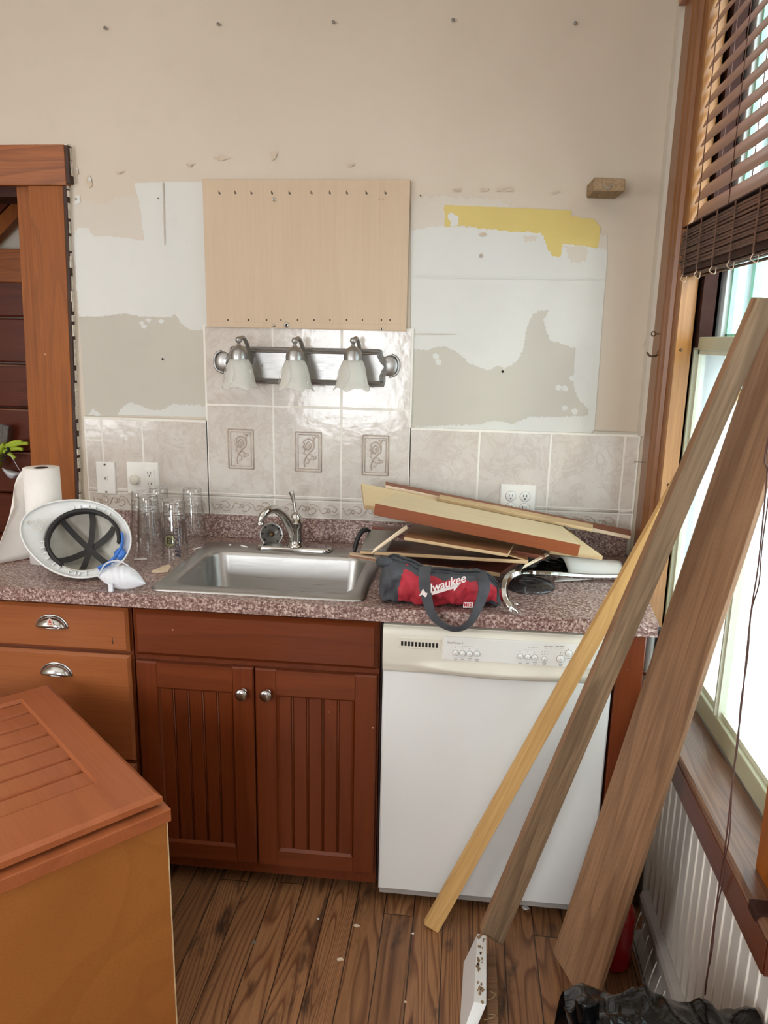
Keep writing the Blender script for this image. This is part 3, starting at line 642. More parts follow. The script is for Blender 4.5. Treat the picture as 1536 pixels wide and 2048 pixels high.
# rolled reed shade
rs = thing('rolled_reed_shade', 'dark brown woven reed shade bunched up below the slats', 'window shade', (XR, -0.8, 1.85))
a = MB(); rnd = random.Random(5)
for i in range(17):
    z = 1.785+i*.0068
    for j in range(3):
        xx = XR-.014+j*.018 + (0.010 if i < 3 else 0)
        a.tube([(xx+rnd.uniform(-.003,.003), -0.338+rnd.uniform(-.006,.006), z+rnd.uniform(-.002,.002)), (xx+rnd.uniform(-.003,.003), -0.85, z+rnd.uniform(-.003,.003)), (xx, -1.345, z+rnd.uniform(-.002,.002))], .0035, 6)
obj('reed_bundle', a, ['bamboo'], rs)
a = MB(); a.box((XR-.012, -1.34, 1.79), (XR+.03, -0.345, 1.90)); a.box((XR-.020, -1.345, 1.905), (XR+.034, -0.338, 1.908)); obj('backing', a, ['darkred'], rs)
for yy in (-0.40, -0.52, -0.64, -0.76, -0.9, -1.05):
    a = MB()
    a.ribbon([(XR-.022, yy, 1.78), (XR-.022, yy, 1.905)], (0, 1, 0), .008, .001)
    a.tube(smooth_path([(XR-.02, yy, 1.785), (XR-.03, yy-.015, 1.772), (XR-.022, yy-.03, 1.764), (XR-.015, yy-.012, 1.78)], 4), .0009, 6, 1)
    obj('binding_string', a, ['bamboo', 'split'], rs)
# hanging blind cord
cp = [bp(1540, 860, 'x', .655), bp(1534, 953, 'x', .652), bp(1517, 1126, 'x', .650), bp(1501, 1232, 'x', .648), bp(1485, 1393, 'x', .645), bp(1469, 1528, 'x', .642), bp(1452, 1680, 'x', .640), bp(1441, 1750, 'x', .648), bp(1424, 1877, 'x', .655), bp(1410, 1990, 'x', .66)]
top = Vector((.70, cp[0].y-.03, 2.58))
a = MB(); path = smooth_path([top, Vector((.695, cp[0].y-.03, 1.9))]+cp, 6); a.tube(path, .0014, 6)
path2 = [p_+Vector((.002, .004*math.sin(i*.9)+.006*math.sin(i*.21), 0)) for i, p_ in enumerate(path)]; a.tube(path2, .0012, 6)
tag(obj('blind_cord', a, ['cord'], loc=cp[-1]), 'long twisted dark cord hanging in front of the window sill', 'cord')

# ================================================================== TILE BACKSPLASH
tb = thing('tile_backsplash', 'marbled ceramic tile backsplash with floral relief border', 'backsplash', (-.2, 0, 1.0))
T0, TW, TY = -0.727, 0.2325, -0.010
ZR, ZB, ZBT = 1.377, 1.069, 0.996
g = .0022
a = MB()
def tl(x0, x1, z0, z1): a.bev((x0+g, TY, z0+g), (x1-g, -0.0005, z1-g), .0018)
for k in range(3):
    x0 = T0+k*TW; tl(x0, x0+TW, ZR, 1.64); tl(x0, x0+TW, ZB, ZR); tl(x0, x0+TW, ZBT, ZB-.012); 
    a.tube([(x0+g, TY, ZB-.005), (x0+TW-g, TY, ZB-.005)], .0045, 8)
xs = [-1.168, bp(206, 860, 'y', 0).x, T0-TW, T0]
for i in range(3):
    if i == 0: tl(xs[0], xs[1], 1.242, 1.318); tl(xs[0], xs[1], ZB, 1.242)
    else: tl(xs[i], xs[i+1], ZB, 1.318)
    tl(xs[i], xs[i+1], ZBT, ZB-.012); a.tube([(xs[i]+g, TY, ZB-.005), (xs[i+1]-g, TY, ZB-.005)], .0045, 8)
xs = [T0+3*TW, .201, .434, .669, .714]
for i in range(4):
    tl(xs[i], xs[i+1], ZB, 1.316); tl(xs[i], xs[i+1], ZBT, ZB-.012); a.tube([(xs[i]+g, TY, ZB-.005), (xs[i+1]-g, TY, ZB-.005)], .0045, 8)
obj('tile', a, ['tile'], tb)
GY = -.0092; a = MB(); a.box((-1.170, GY, ZBT-.004), (T0, -.0002, 1.322)); a.box((T0-.003, GY, ZBT-.004), (T0+3*TW+.003, -.0002, 1.64)); a.box((T0+3*TW, GY, ZBT-.004), (.717, -.0002, 1.320))
obj('grout', a, ['grout'], tb)
obj('edge_strip', MB().box((.565, -.009, 1.318), (.714, -.001, 1.328)), ['plaster_g'], tb, bevel=.002); obj('edge_strip', MB().box((-1.168, -.006, 1.320), (-.730, -.001, 1.324)), ['plaster_g'], tb)
# framed rose reliefs
def rose(cx, cz, w_, h_):
    a = MB(); yy = TY-.0008
    for ins, r in ((0, .0022), (.0085, .0014)):
        x0, x1, z0, z1 = cx-w_/2+ins, cx+w_/2-ins, cz-h_/2+ins, cz+h_/2-ins
        for p, q in (((x0, z0), (x1, z0)), ((x1, z0), (x1, z1)), ((x1, z1), (x0, z1)), ((x0, z1), (x0, z0))):
            a.tube([(p[0], yy, p[1]), (q[0], yy, q[1])], r, 8, 1 if ins == 0 else 1)
    sx, sz = w_/100, h_/140
    def L(pts, r, mi=0): a.tube(smooth_path([(cx+(x-50)*sx, yy-.0006, cz+(70-z)*sz) for x, z in pts], 5), r, 8, mi)
    L([(76,16),(70,26),(72,40),(70,55),(60,66),(48,78),(38,92),(33,108),(36,124)], .0022, 1)   # stem
    L([(70,20),(80,14),(86,18)], .0015, 1); L([(72,24),(64,14)], .0012, 1)
    L([(30,34),(40,26),(54,24),(66,32),(70,46)], .0022, 1)
    L([(30,34),(34,44),(28,52),(36,58),(34,64),(44,62),(50,66)], .0018, 1)
    L([(42,40),(50,34),(58,40),(60,50),(54,58),(44,58),(38,50),(42,40)], .0018, 1)
    L([(48,44),(54,46),(52,52),(46,50)], .0014, 1)
    L([(52,76),(64,82),(70,92),(64,98),(56,94)], .0014, 1); L([(60,88),(74,84),(80,90),(74,96)], .0012, 1)
    L([(42,90),(52,98),(50,108),(42,112)], .0014, 1); L([(38,80),(30,74),(36,70)], .0012, 1)
    s2 = obj('relief_motif', a, ['relief', 'relief_line'], tb)
for pc in ((482, 898), (617, 904), (751, 911)):
    c = bp(*pc, 'y', TY); rose(c.x, c.z, .088, .134)
a = MB()
def scroll(x0, x1):
    n = max(1, round((x1-x0)/.075)); w_ = (x1-x0)/n; zc = (ZB-.012+ZBT)/2
    for k in range(n):
        c = x0+(k+.5)*w_; s = 1 if k % 2 else -1
        q = lambda pts, r: a.tube(smooth_path([(c+u*w_, TY-.0006, zc+v*s*.05) for u, v in pts], 4), r, 6)
        q([(-.48,-.2),(-.3,.25),(-.08,.1),(-.12,-.12),(-.24,-.05)], .0016); q([(.02,-.3),(.2,-.35),(.4,-.1),(.3,.15),(.18,.05)], .0016)
        q([(0,-.1),(.08,.05),(0,.2),(-.08,.05),(0,-.1)], .002); q([(.1,.3),(.3,.35),(.48,.2)], .0013)
for x0, x1 in ((-1.16, -.96), (-.955, -.73), (T0, T0+TW), (T0+TW, T0+2*TW), (T0+2*TW, T0+3*TW), (-.03, .2), (.2, .43), (.43, .67)): scroll(x0+.006, x1-.006)
obj('border_relief', a, ['relief_line'], tb)

# ---- old cabinet-back panel on the wall
pn = thing('wall_panel', 'pale maple plywood panel screwed to the wall above the light fixture', 'panel', (-.38, 0, 1.63))
a = MB(); a.hexa([(-.713,-.020,1.634),(-.051,-.020,1.630),(-.051,0,1.630),(-.713,0,1.634),(-.713,-.020,2.090),(-.050,-.020,2.088),(-.050,0,2.088),(-.713,0,2.090)])
a.box((-.712, -.021, 1.634), (-.052, -.0195, 1.652)); obj('board', a, ['maple'], pn, bevel=.0015)
a = MB()
for x in (438,470,502,543,578,622,659,693,732,770):
    p = bp(x, 384, 'y', -.0205); a.box((p.x-.001, -.0215, p.z-.006), (p.x+.0005, -.0204, p.z+.004)); a.box((p.x+.002, -.0215, p.z-.007), (p.x+.004, -.0204, p.z-.001))
for x in (456,497,533,562,595,628,660,693,725,763,780):
    p = bp(x, 640, 'y', -.0205); a.box((p.x-.002, -.0215, p.z-.002), (p.x+.002, -.0204, p.z+.002))
for q in ((759,398),(766,398)): p = bp(*q, 'y', -.0205); a.box((p.x-.0013, -.0215, p.z-.0013), (p.x+.0013, -.0204, p.z+.0013))
obj('staple_hole', a, ['hole'], pn)
for q, r in (((548,399), .006), ((548,651), .005), ((763,658), .005), ((573,650), .009)):
    p = bp(*q, 'y', -.0215); a = MB(); a.lathe([(r, 0), (r, .0015), (r*.75, .003), (r*.3, .003)], 16, 0, Matrix.Translation((p.x, -.0205, p.z)) @ Matrix.Rotation(PI/2, 4, 'X'))
    a.lathe([(r*.45, .002), (r*.45, .0035)], 12, 1, Matrix.Translation((p.x, -.0205, p.z)) @ Matrix.Rotation(PI/2, 4, 'X'), close=True)
    obj('screw', a, ['chrome', 'hole'], pn)

# ---- nails in the wall, anchors, holes, block
lab = ['leftmost of the row of nails high on the wall', 'second from left of the row of nails high on the wall', 'middle nail of the row high on the wall', 'fourth from left of the row of nails high on the wall', 'rightmost of the row of nails high on the wall']
for (x, y), l in zip(((211,57),(437,49),(667,45),(906,41),(1150,47)), lab):
    p = bp(x, y, 'y', -.006); a = MB(); a.tube([(p.x, 0.005, p.z), (p.x, -.008, p.z)], .0016, 8); a.lathe([(.0015, 0), (.0050, .001), (.0050, .003), (.001, .004)], 12, 0, Matrix.Translation((p.x, -.008, p.z)) @ Matrix.Rotation(PI/2, 4, 'X'))
    tag(obj('wall_nail', a, ['drum'], loc=(p.x, 0, p.z)), l, 'nail', 'nails high on the wall')
def blot(name, label, q, r, cat, mat='hole', mats2=None):
    p = bp(*q, 'y', 0); a = MB(); a.lathe([(r*1.35, 0), (r*1.35, .0042), (r, .0046), (r*.98, .001)], 14, 0, Matrix.Translation((p.x, 0, p.z)) @ Matrix.Rotation(PI/2, 4, 'X'))
    a.lathe([(r, .0008), (r, .0032)], 14, 1, Matrix.Translation((p.x, 0, p.z)) @ Matrix.Rotation(PI/2, 4, 'X'), close=True)
    return tag(obj(name, a, [mats2 or 'plaster_g', mat], loc=(p.x, 0, p.z)), label, cat)
blot('screw_hole', 'dark round screw hole in the grey plaster right of the panel', (1005, 743), .0042, 'hole')
blot('screw_hole', 'dark round screw hole in the plaster left of the light fixture', (326, 718), .0038, 'hole')
blot('screw_hole', 'small dark screw hole near the doorway casing', (153, 398), .0025, 'hole')
blot('screw_hole', 'paired small screw holes on the white skim left of the panel', (317, 397), .0018, 'hole')
blot('screw_hole', 'tiny dark hole right of the panel top corner', (841, 391), .002, 'hole')
blot('wall_anchor', 'grey anchor stub in the white plaster under the yellow paint', (962, 512), .005, 'wall anchor', 'drum', 'smudge')
for q, l in (((155, 343), 'small torn hook scar beside the doorway head'), ((179, 362), 'torn plaster hole with a white chip beside the doorway')):
    p = bp(*q, 'y', 0); a = MB(); s_ = .5 if q[0] < 160 else 1
    pts = [(-.006,.012),(.004,.016),(.006,.004),(.010,-.004),(.008,-.018),(0,-.022),(-.008,-.012),(-.010,-.002)]
    a.prism([(p.x+u*s_, -.0035, p.z+v*s_) for u, v in pts], (0, .0035, 0)); a.prism([(p.x+u*.5*s_+.004*s_, -.006, p.z+v*.4*s_+.006) for u, v in pts], (0, .004, 0), 1)
    tag(obj('plaster_scar', a, ['smudge', 'plaster_w'], loc=(p.x, 0, p.z)), l, 'plaster hole')
# timber block nailed to wall
f = [bp(*q, 'y', -.14) for q in ((1187,382),(1250,383),(1252,357),(1188,354))]
b_ = [Vector((p.x*1.0+dx, 0.0, p.z+.004)) for p, dx in zip(f, (-.0, -.0, -.0, -.0))]
blk = thing('timber_block', 'rough short timber block sticking out of the wall top right', 'wood block', (f[0].x, 0, f[0].z))
a = MB(); a.hexa([f[0], f[1], b_[1], b_[0], f[3], f[2], b_[2], b_[3]]); obj('block', a, ['block'], blk, bevel=.004)
p = bp(1216, 372, 'y', -.141); a = MB(); a.tube(smooth_path([(p.x-.012, -.142, p.z), (p.x, -.144, p.z-.008), (p.x+.01, -.142, p.z), (p.x+.002, -.144, p.z+.006)], 4), .0015, 6); obj('bent_staple', a, ['drum'], blk)

# ================================================================== LIGHT FIXTURE
lf = thing('vanity_light', 'brushed nickel three lamp wall fixture with frosted tulip shades', 'wall light', (-.40, -.02, 1.50))
def plate_outline(inset):
    # half outline in local units, fixture centred at 0, half length ~.305
    pts = [(0, .0605), (.2435, .0605), (.254, .0575), (.2565, .043), (.265, .0287), (.277, .0167), (.281, .002), (.272, -.0143), (.266, -.0287), (.267, -.043), (.262, -.0605), (0, -.0605)]
    full_ = pts + [(-x, z) for x, z in reversed(pts[1:-1])]
    cxm = sum(p[0] for p in full_)/len(full_); out = []
    n = len(full_)
    for i in range(n):
        p, q, r = Vector(full_[i-1]), Vector(full_[i]), Vector(full_[(i+1) % n]); t = (r-p).normalized(); nn = Vector((t.y, -t.x))
        out.append(q - nn*(-inset) if False else q + Vector((t.y, -t.x))*(-inset))
    return out
cL = bp(609, 733, 'y', -.03); cL0 = Vector((cL.x, 0, cL.z))
a = MB(); prev = None; n = None
for ins, d in ((0, .010), (0, .016), (-.004, .020), (-.008, .016), (-.0115, .022), (-.016, .027), (-.018, .020)):
    o2 = plate_outline(ins); ring = [Vector((cL0.x+p.x, -d, cL0.z+p.y)) for p in o2]
    if prev is None: n = len(ring); a.v += ring; prev = 0; continue
    o_ = len(a.v); a.v += ring
    for k in range(n): a.f.append([prev+k, prev+(k+1) % n, o_+(k+1) % n, o_+k]); a.mi.append(0); a.sm.append(False)
    prev = o_
a.f.append([prev+k for k in range(n)]); a.mi.append(0); a.sm.append(False)
obj('back_plate', a, ['nickel'], lf, bevel=.0008)
a = MB()
for sx in (-1, 1):
    a = MB(); c_ = Vector((cL0.x+sx*.280, -.008, cL0.z+.008))
    a.sphere(c_, .030, 14, 0, (1.0, .42, 1.15)); a.tube(smooth_path([c_+Vector((sx*.006, -.004, .036)), c_+Vector((sx*.024, -.006, .026)), c_+Vector((sx*.031, -.006, 0)), c_+Vector((sx*.022, -.006, -.026)), c_+Vector((sx*.0, -.004, -.036))], 5), .004, 8)
    obj('end_scroll', a, ['nickel'], lf)
a = MB(); p = bp(523, 731, 'y', -.026); a.sphere((p.x, -.026, p.z), .003, 8); obj('plate_screw', a, ['chrome'], lf)
YL = -.115
def petal(a_, i):
    t = max(0, (i-2)/8); return (.0034*t*math.cos(5*a_)+.0010*math.cos(10*a_)*t, -.0055*t*t*math.cos(5*a_+.2)-.001*math.cos(10*a_)*t)
for x, yt, yb in ((478, 715, 775), (590, 717, 778), (706, 717, 777)):
    pt = bp(x, yt, 'y', YL); c0 = Vector((pt.x, YL, pt.z)); hb_ = pt.z - bp(x, yb, 'y', YL).z
    a = MB(); prof = [(.0225, .004), (.027, -.003), (.032, -.010), (.037, -.022), (.041, -.035), (.0435, -.048), (.0455, -.060), (.0475, -.072), (.051, -.083), (.056, -.092), (.0585, -.095)]
    k = hb_/.095; prof = [(r*.98, z*k) for r, z in prof]
    a.lathe(prof, 50, 0, Matrix.Translation(c0) @ Matrix.Rotation(random.uniform(0, 1.2), 4, 'Z'), petal)
    s = obj('lamp_shade', a, ['shade'], lf, solid=.0025)
    a = MB()
    for j in range(5):
        an = j*2*PI/5+.4; path = []
        for i in range(9):
            t = i/8; aa = an+.55*math.sin(PI*t*.9)*(1-t*.3); r = (.028+.018*min(1, t*2.2)+.011*max(0, t-.45)**1.5*2)+.0015; z = -.004-t*.088*k
            path.append(c0+Vector((r*math.cos(aa), r*math.sin(aa), z)))
        a.tube(path, .0014, 6)
    obj('petal_ridge', a, ['shade_c'], s)
    a = MB(); a.lathe([(.001, .046), (.006, .044), (.006, .040), (.010, .036), (.020, .030), (.027, .020), (.029, .008), (.0295, .002), (.029, -.001), (.0295, -.004), (.0295, -.012), (.027, -.014), (.001, -.013)], 32, 0, Matrix.Translation(c0)); 
    a.sphere(c0+Vector((0, 0, .055)), .0105, 10); h = obj('socket_cap', a, ['nickel'], lf)
    a = MB(); a.tube(smooth_path([c0+Vector((0, 0, .056)), c0+Vector((.006, .03, .062)), c0+Vector((.010, .062, .040)), c0+Vector((.011, .085, .005)), c0+Vector((.011, .094, -.02))], 6), .0065, 10); obj('arm', a, ['nickel'], lf)
    a = MB(); a.sphere(c0+Vector((0, 0, -.042)), .020, 10, 0, (1, 1, 1.2)); obj('bulb', a, ['plate'], lf)

# ================================================================== WALL PLATES
def plate_thing(name, label, q, w_, h_, cat):
    p = bp(*q, 'y', TY-.003); t = thing(name, label, cat, (p.x, TY, p.z)); a = MB(); a.bev((p.x-w_/2, TY-.006, p.z-h_/2), (p.x+w_/2, TY, p.z+h_/2), .003); obj('cover_plate', a, ['plate'], t); return t, p
RX = Matrix.Rotation(PI/2, 4, 'X')
t, p = plate_thing('phone_jack_plate', 'white single phone jack plate at the left of the tiles', (212, 956), .070, .115, 'wall plate')
a = MB()
for dz in (-.049, .049): a.lathe([(.0035, 0), (.0035, .002), (.001, .003)], 12, 0, Matrix.Translation((p.x, TY-.006, p.z+dz)) @ RX)
obj('screw', a, ['drum'], t)
a = MB(); a.box((p.x-.007, TY-.008, p.z-.009), (p.x+.007, TY-.006, p.z+.008)); a.box((p.x-.004, TY-.0085, p.z-.005), (p.x+.004, TY-.0078, p.z+.004), 1); obj('jack', a, ['plate', 'dw_grey'], t)
def duplex(mb, cx, cz, gnd=1):
    for dx in (-.0055, .0055): mb.box((cx+dx-.0009, TY-.0102, cz-.0005), (cx+dx+.0009, TY-.0092, cz+.0075))
    mb.sphere((cx, TY-.0093, cz-.007), .0022, 6, 0, (1, .4, 1))
t, p = plate_thing('dimmer_outlet_plate', 'white double plate with round dimmer knob and outlet', (286, 957), .116, .115, 'wall plate')
a = MB(); a.lathe([(.017, 0), (.0175, .004), (.0165, .013), (.013, .0145), (.001, .0145)], 28, 0, Matrix.Translation((p.x-.027, TY-.006, p.z-.004)) @ RX); obj('dimmer_knob', a, ['dw_panel'], t)
a = MB(); a.bev((p.x+.011, TY-.0095, p.z-.034), (p.x+.045, TY-.006, p.z+.034), .001); f = obj('outlet_face', a, ['plate'], t)
a = MB(); duplex(a, p.x+.026, p.z+.018); duplex(a, p.x+.026, p.z-.020); obj('slot', a, ['hole'], f)
t, p = plate_thing('quad_outlet_plate', 'white four outlet plate above the pile of boards', (1035, 1004), .118, .118, 'wall plate')
for dx in (-.0235, .0235):
    for dz in (.0195, -.0195):
        a = MB(); a.lathe([(.0165, 0), (.0165, .0025), (.016, .003), (.001, .003)], 24, 0, Matrix.Translation((p.x+dx, TY-.006, p.z+dz)) @ RX); f = obj('outlet_face', a, ['dw_ctrl'], t)
        a = MB(); duplex(a, p.x+dx, p.z+dz); obj('slot', a, ['hole'], f)
        a = MB(); a.lathe([(.0174, 0), (.0174, .0012), (.0165, .0012)], 24, 0, Matrix.Translation((p.x+dx, TY-.006, p.z+dz)) @ RX); obj('slot_ring', a, ['dw_grey'], f)

# ================================================================== COUNTERTOP
ZC, YF = 0.915, -0.648
ct = thing('countertop', 'mauve speckled laminate worktop with a low back ledge', 'countertop', (-.25, -.3, ZC))
SX0, SX1, SY0, SY1 = -.675, -.125, -.572, -.125    # cut-out
a = MB(); zb_ = ZC-.038
O = [(-1.30, YF), (.662, YF), (.712, -.002), (-1.19, -.002), (-1.215, -.40)]
def ringpoly(mb, outer, inner, z0, z1):
    # outer: list; inner rect 4 ccw; connect by fan per quadrant
    n = len(outer); o = len(mb.v)
    for z in (z1, z0): mb.v += [Vector((x, y, z)) for x, y in outer] + [Vector((x, y, z)) for x, y in inner]
    return o, n
x0, x1, y0, y1 = SX0, SX1, SY0, SY1
a.prism([(-1.31, YF, zb_), (x0, YF, zb_), (x0, -.002, zb_), (-1.19, -.002, zb_), (-1.215, -.40, zb_), (-1.25, -.46, zb_)], (0, 0, .038))
a.prism([(x1, YF, zb_), (.662, YF, zb_), (.712, -.002, zb_), (x1, -.002, zb_)], (0, 0, .038))
a.prism([(x0, YF, zb_), (x1, YF, zb_), (x1, y0, zb_), (x0, y0, zb_)], (0, 0, .038)); a.prism([(x0, y1, zb_), (x1, y1, zb_), (x1, -.002, zb_), (x0, -.002, zb_)], (0, 0, .038))
obj('worktop', a, ['counter'], ct)
a = MB(); a.box((-1.16, -.024, ZC), (.700, -.0115, ZBT)); obj('back_ledge', a, ['counter'], ct, bevel=.002)

# ================================================================== SINK
sk = thing('sink', 'single bowl stainless steel drop-in sink', 'sink', (-.4, -.35, ZC))
def rrect(x0, x1, y0, y1, r, z, n=6):
    out = []
    for cx_, cy_, a0 in ((x1-r, y1-r, 0), (x0+r, y1-r, PI/2), (x0+r, y0+r, PI), (x1-r, y0+r, 3*PI/2)):
        for k in range(n+1): t = a0+k*PI/2/n; out.append(Vector((cx_+r*math.cos(t), cy_+r*math.sin(t), z)))
    return out
rings = [rrect(-.702, -.098, -.612, -.098, .028, ZC+.0003), rrect(-.701, -.099, -.611, -.099, .028, ZC+.004), rrect(-.694, -.106, -.604, -.106, .028, ZC+.0065),
         rrect(-.664, -.136, -.560, -.196, .055, ZC+.0045), rrect(-.658, -.142, -.553, -.203, .055, ZC+.001), rrect(-.654, -.146, -.549, -.207, .056, ZC-.010),
         rrect(-.642, -.158, -.538, -.220, .055, ZC-.15), rrect(-.632, -.168, -.528, -.230, .050, ZC-.166), rrect(-.60, -.20, -.50, -.26, .04, ZC-.172), rrect(-.43, -.37, -.41, -.35, .028, ZC-.176)]
a = MB(); n = len(rings[0])
for r_ in rings: a.v += r_
for i in range(len(rings)-1):
    for k in range(n): a.f.append([i*n+k, i*n+(k+1) % n, (i+1)*n+(k+1) % n, (i+1)*n+k]); a.mi.append(0); a.sm.append(True)
a.f.append([(len(rings)-1)*n+k for k in range(n)]); a.mi.append(0); a.sm.append(True)
obj('basin', a, ['steel'], sk)
a = MB(); a.lathe([(.055, 0), (.052, .003), (.040, .002), (.036, -.006), (.001, -.008)], 32, 0, Matrix.Translation((-.4, -.38, ZC-.1755))); obj('drain', a, ['chrome'], sk)
# faucet
fc = bp(592, 1096, 'z', ZC+.005); fb = Vector((fc.x, -.150, ZC+.0062))
fa = thing('faucet', 'chrome single lever kitchen faucet behind the sink bowl', 'faucet', fb)
a = MB(); pr = [(.128, 0), (.130, .004), (.128, .009), (.118, .012)]
o_ = []; 
for rr_, zz in ((.030, 0), (.030, .006), (.027, .011), (.022, .013)):
    k = rr_/.030; o_.append([fb+Vector((math.copysign(.098, math.cos(t))+rr_*math.cos(t), rr_*math.sin(t), zz)) for t in [i*2*PI/32+.01 for i in range(32)]])
for r_ in o_: a.v += r_
for i in range(3):
    for k in range(32): a.f.append([i*32+k, i*32+(k+1) % 32, (i+1)*32+(k+1) % 32, (i+1)*32+k]); a.mi.append(0); a.sm.append(True)
a.f.append([96+k for k in range(32)]); a.mi.append(0); a.sm.append(False); obj('base_plate', a, ['chrome'], fa)
a = MB(); bx_ = fb+Vector((.004, 0, .012)); a.lathe([(.030, 0), (.029, .004), (.026, .008), (.0245, .020), (.0235, .06), (.0235, .075), (.0245, .078), (.0235, .082), (.021, .092), (.017, .104), (.010, .113), (.001, .117)], 32, 0, Matrix.Translation(bx_)); obj('valve_body', a, ['chrome'], fa)
a = MB(); hp = smooth_path([bx_+Vector((0, 0, .106)), bx_+Vector((-.004, .002, .135)), bx_+Vector((-.010, .004, .160)), bx_+Vector((-.016, .006, .182))], 5); n = len(hp)
a.tube(hp, [.007-.002*math.sin(PI*min(1, i/n*1.3))+(.004*max(0, i/n-.45)) for i in range(n)], 12); obj('lever', a, ['chrome'], fa)
a = MB(); F = lambda x, y, yy: bp(x, y, 'y', yy)
sp = smooth_path([F(586, 1072, -.155), F(578, 1048, -.185), F(566, 1030, -.22), F(552, 1019, -.26), F(538, 1020, -.29), F(527, 1029, -.31), F(522, 1041, -.315), F(521, 1050, -.315)], 6); n = len(sp)
a.tube(sp, [.0155-.0045*min(1, i/n*1.1)+(.002 if i > n-5 else 0) for i in range(n)], 16); obj('spout', a, ['chrome'], fa)
# strainer basket leaning on ledge
c = bp(543, 1069, 'y', -.115); sn = thing('sink_strainer', 'round metal sink strainer propped behind the faucet spout', 'sink strainer', c)
mt = Matrix.Translation(c) @ Matrix.Rotation(math.radians(66), 4, 'X') @ Matrix.Rotation(math.radians(20), 4, 'Y')
a = MB(); a.lathe([(.040, .000), (.0405, .003), (.037, .005), (.034, .001), (.026, -.004), (.024, -.016), (.001, -.018)], 36, 0, mt); a.lathe([(.040, 0), (.030, -.006), (.026, -.02), (.001, -.022)], 36, 0, mt); obj('bowl', a, ['nickel'], sn)
a = MB()
for i in range(8):
    t = i*PI/4; p_ = mt @ Vector((.031*math.cos(t), .031*math.sin(t), .0005)); a.tube([mt @ Vector((.027*math.cos(t), .027*math.sin(t), .0005)), mt @ Vector((.034*math.cos(t), .034*math.sin(t), .003))], .0022, 6)
obj('slot', a, ['hole'], sn)
a = MB(); a.lathe([(.006, -.006), (.006, .004), (.009, .006), (.009, .010), (.001, .011)], 16, 0, mt); obj('knob', a, ['brassy'], sn)

# ================================================================== BASE CABINETS
def cup_pull(p, parent):
    a = MB(); W_, H_, D_ = .042, .032, .024
    def f(u, v):
        th = PI*u; ph = v*PI/2
        return (p.x+W_*math.cos(th), p.y-D_*math.sin(ph)*math.sin(th)**.6 if 0 < u < 1 else p.y, p.z-.012+H_*math.sin(th)*math.cos(ph*.85) )
    a.grid(f, 25, 10)
    h = obj('cup_pull', a, ['brass'], parent, solid=.0015)
    a = MB(); pts = [(p.x+(W_+.004)*math.cos(PI*i/24), p.y-.001, p.z-.012+(H_+.004)*math.sin(PI*i/24)) for i in range(25)]
    a.tube(pts, .0028, 8); a.tube([(p.x-W_-.004, p.y-.001, p.z-.012), (p.x-W_*.3, p.y-.006, p.z-.014), (p.x+W_*.3, p.y-.006, p.z-.014), (p.x+W_+.004, p.y-.001, p.z-.012)], .0022, 8)
    obj('pull_rim', a, ['brass'], h); return h
YD = -.632
def drawer_front(x0, x1, z0, z1, parent, name, mat, c=.008):
    a = MB(); a.bev((x0, YD, z0), (x1, YD+.02, z1), c); return obj(name, a, [mat], parent)
dcb = thing('drawer_cabinet', 'brown stained drawer cabinet at the left end of the counter', 'base cabinet', (-1.0, -.3, 0))
a = MB(); a.box((-1.29, -.612, .05), (-.752, -.01, ZC-.040)); a.box((-1.27, -.55, 0), (-.76, -.02, .05)); obj('carcass', a, ['cab_v'], dcb)
d1 = drawer_front(-1.285, -.7565, .734, .864, dcb, 'drawer', 'cab_d')
d2 = drawer_front(-1.285, -.7565, .395, .724, dcb, 'drawer', 'cab_d')
d3 = drawer_front(-1.285, -.7565, .060, .385, dcb, 'drawer', 'cab_d')
h1 = cup_pull(bp(104, 1246, 'y', YD), d1); h2 = cup_pull(bp(113, 1341, 'y', YD), d2); cup_pull(Vector((-.97, YD, .33)), d3)
a = MB(); p = bp(100, 1245, 'y', YD-.026); a.prism([(p.x-.011, p.y, p.z-.009), (p.x+.010, p.y, p.z-.010), (p.x+.006, p.y, p.z+.008), (p.x-.001, p.y, p.z+.012), (p.x-.007, p.y, p.z+.006)], (0, .001, 0))
a.prism([(p.x-.006, p.y-.0008, p.z-.006), (p.x+.006, p.y-.0008, p.z-.006), (p.x+.004, p.y-.0008, p.z+.002), (p.x, p.y-.0008, p.z+.009), (p.x-.004, p.y-.0008, p.z+.003)], (0, .0008, 0), 1); a.box((p.x-.0075, p.y-.0012, p.z-.003), (p.x+.0065, p.y-.0005, p.z-.001), 0); a.box((p.x-.0035, p.y-.0012, p.z+.002), (p.x+.0035, p.y-.0005, p.z+.003), 0)
obj('red_white_sticker', a, ['sticker', 'sticker_r'], d1)
a = MB(); p = bp(225, 1281, 'y', YD-.0002); a.prism([(p.x, YD-.0006, p.z+.011), (p.x+.002, YD-.0006, p.z-.010), (p.x-.002, YD-.0006, p.z-.010)], (0, .0006, 0)); obj('gouge', a, ['cab_dark'], d1)
scb = thing('sink_cabinet', 'dark mahogany sink cabinet with two beadboard doors', 'base cabinet', (-.4, -.3, 0))
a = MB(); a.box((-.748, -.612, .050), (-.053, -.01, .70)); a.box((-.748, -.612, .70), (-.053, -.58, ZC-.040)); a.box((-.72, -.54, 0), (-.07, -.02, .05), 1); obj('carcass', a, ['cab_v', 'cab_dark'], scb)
drawer_front(-.742, -.056, .728, .864, scb, 'false_drawer_front', 'cab_h', .012)
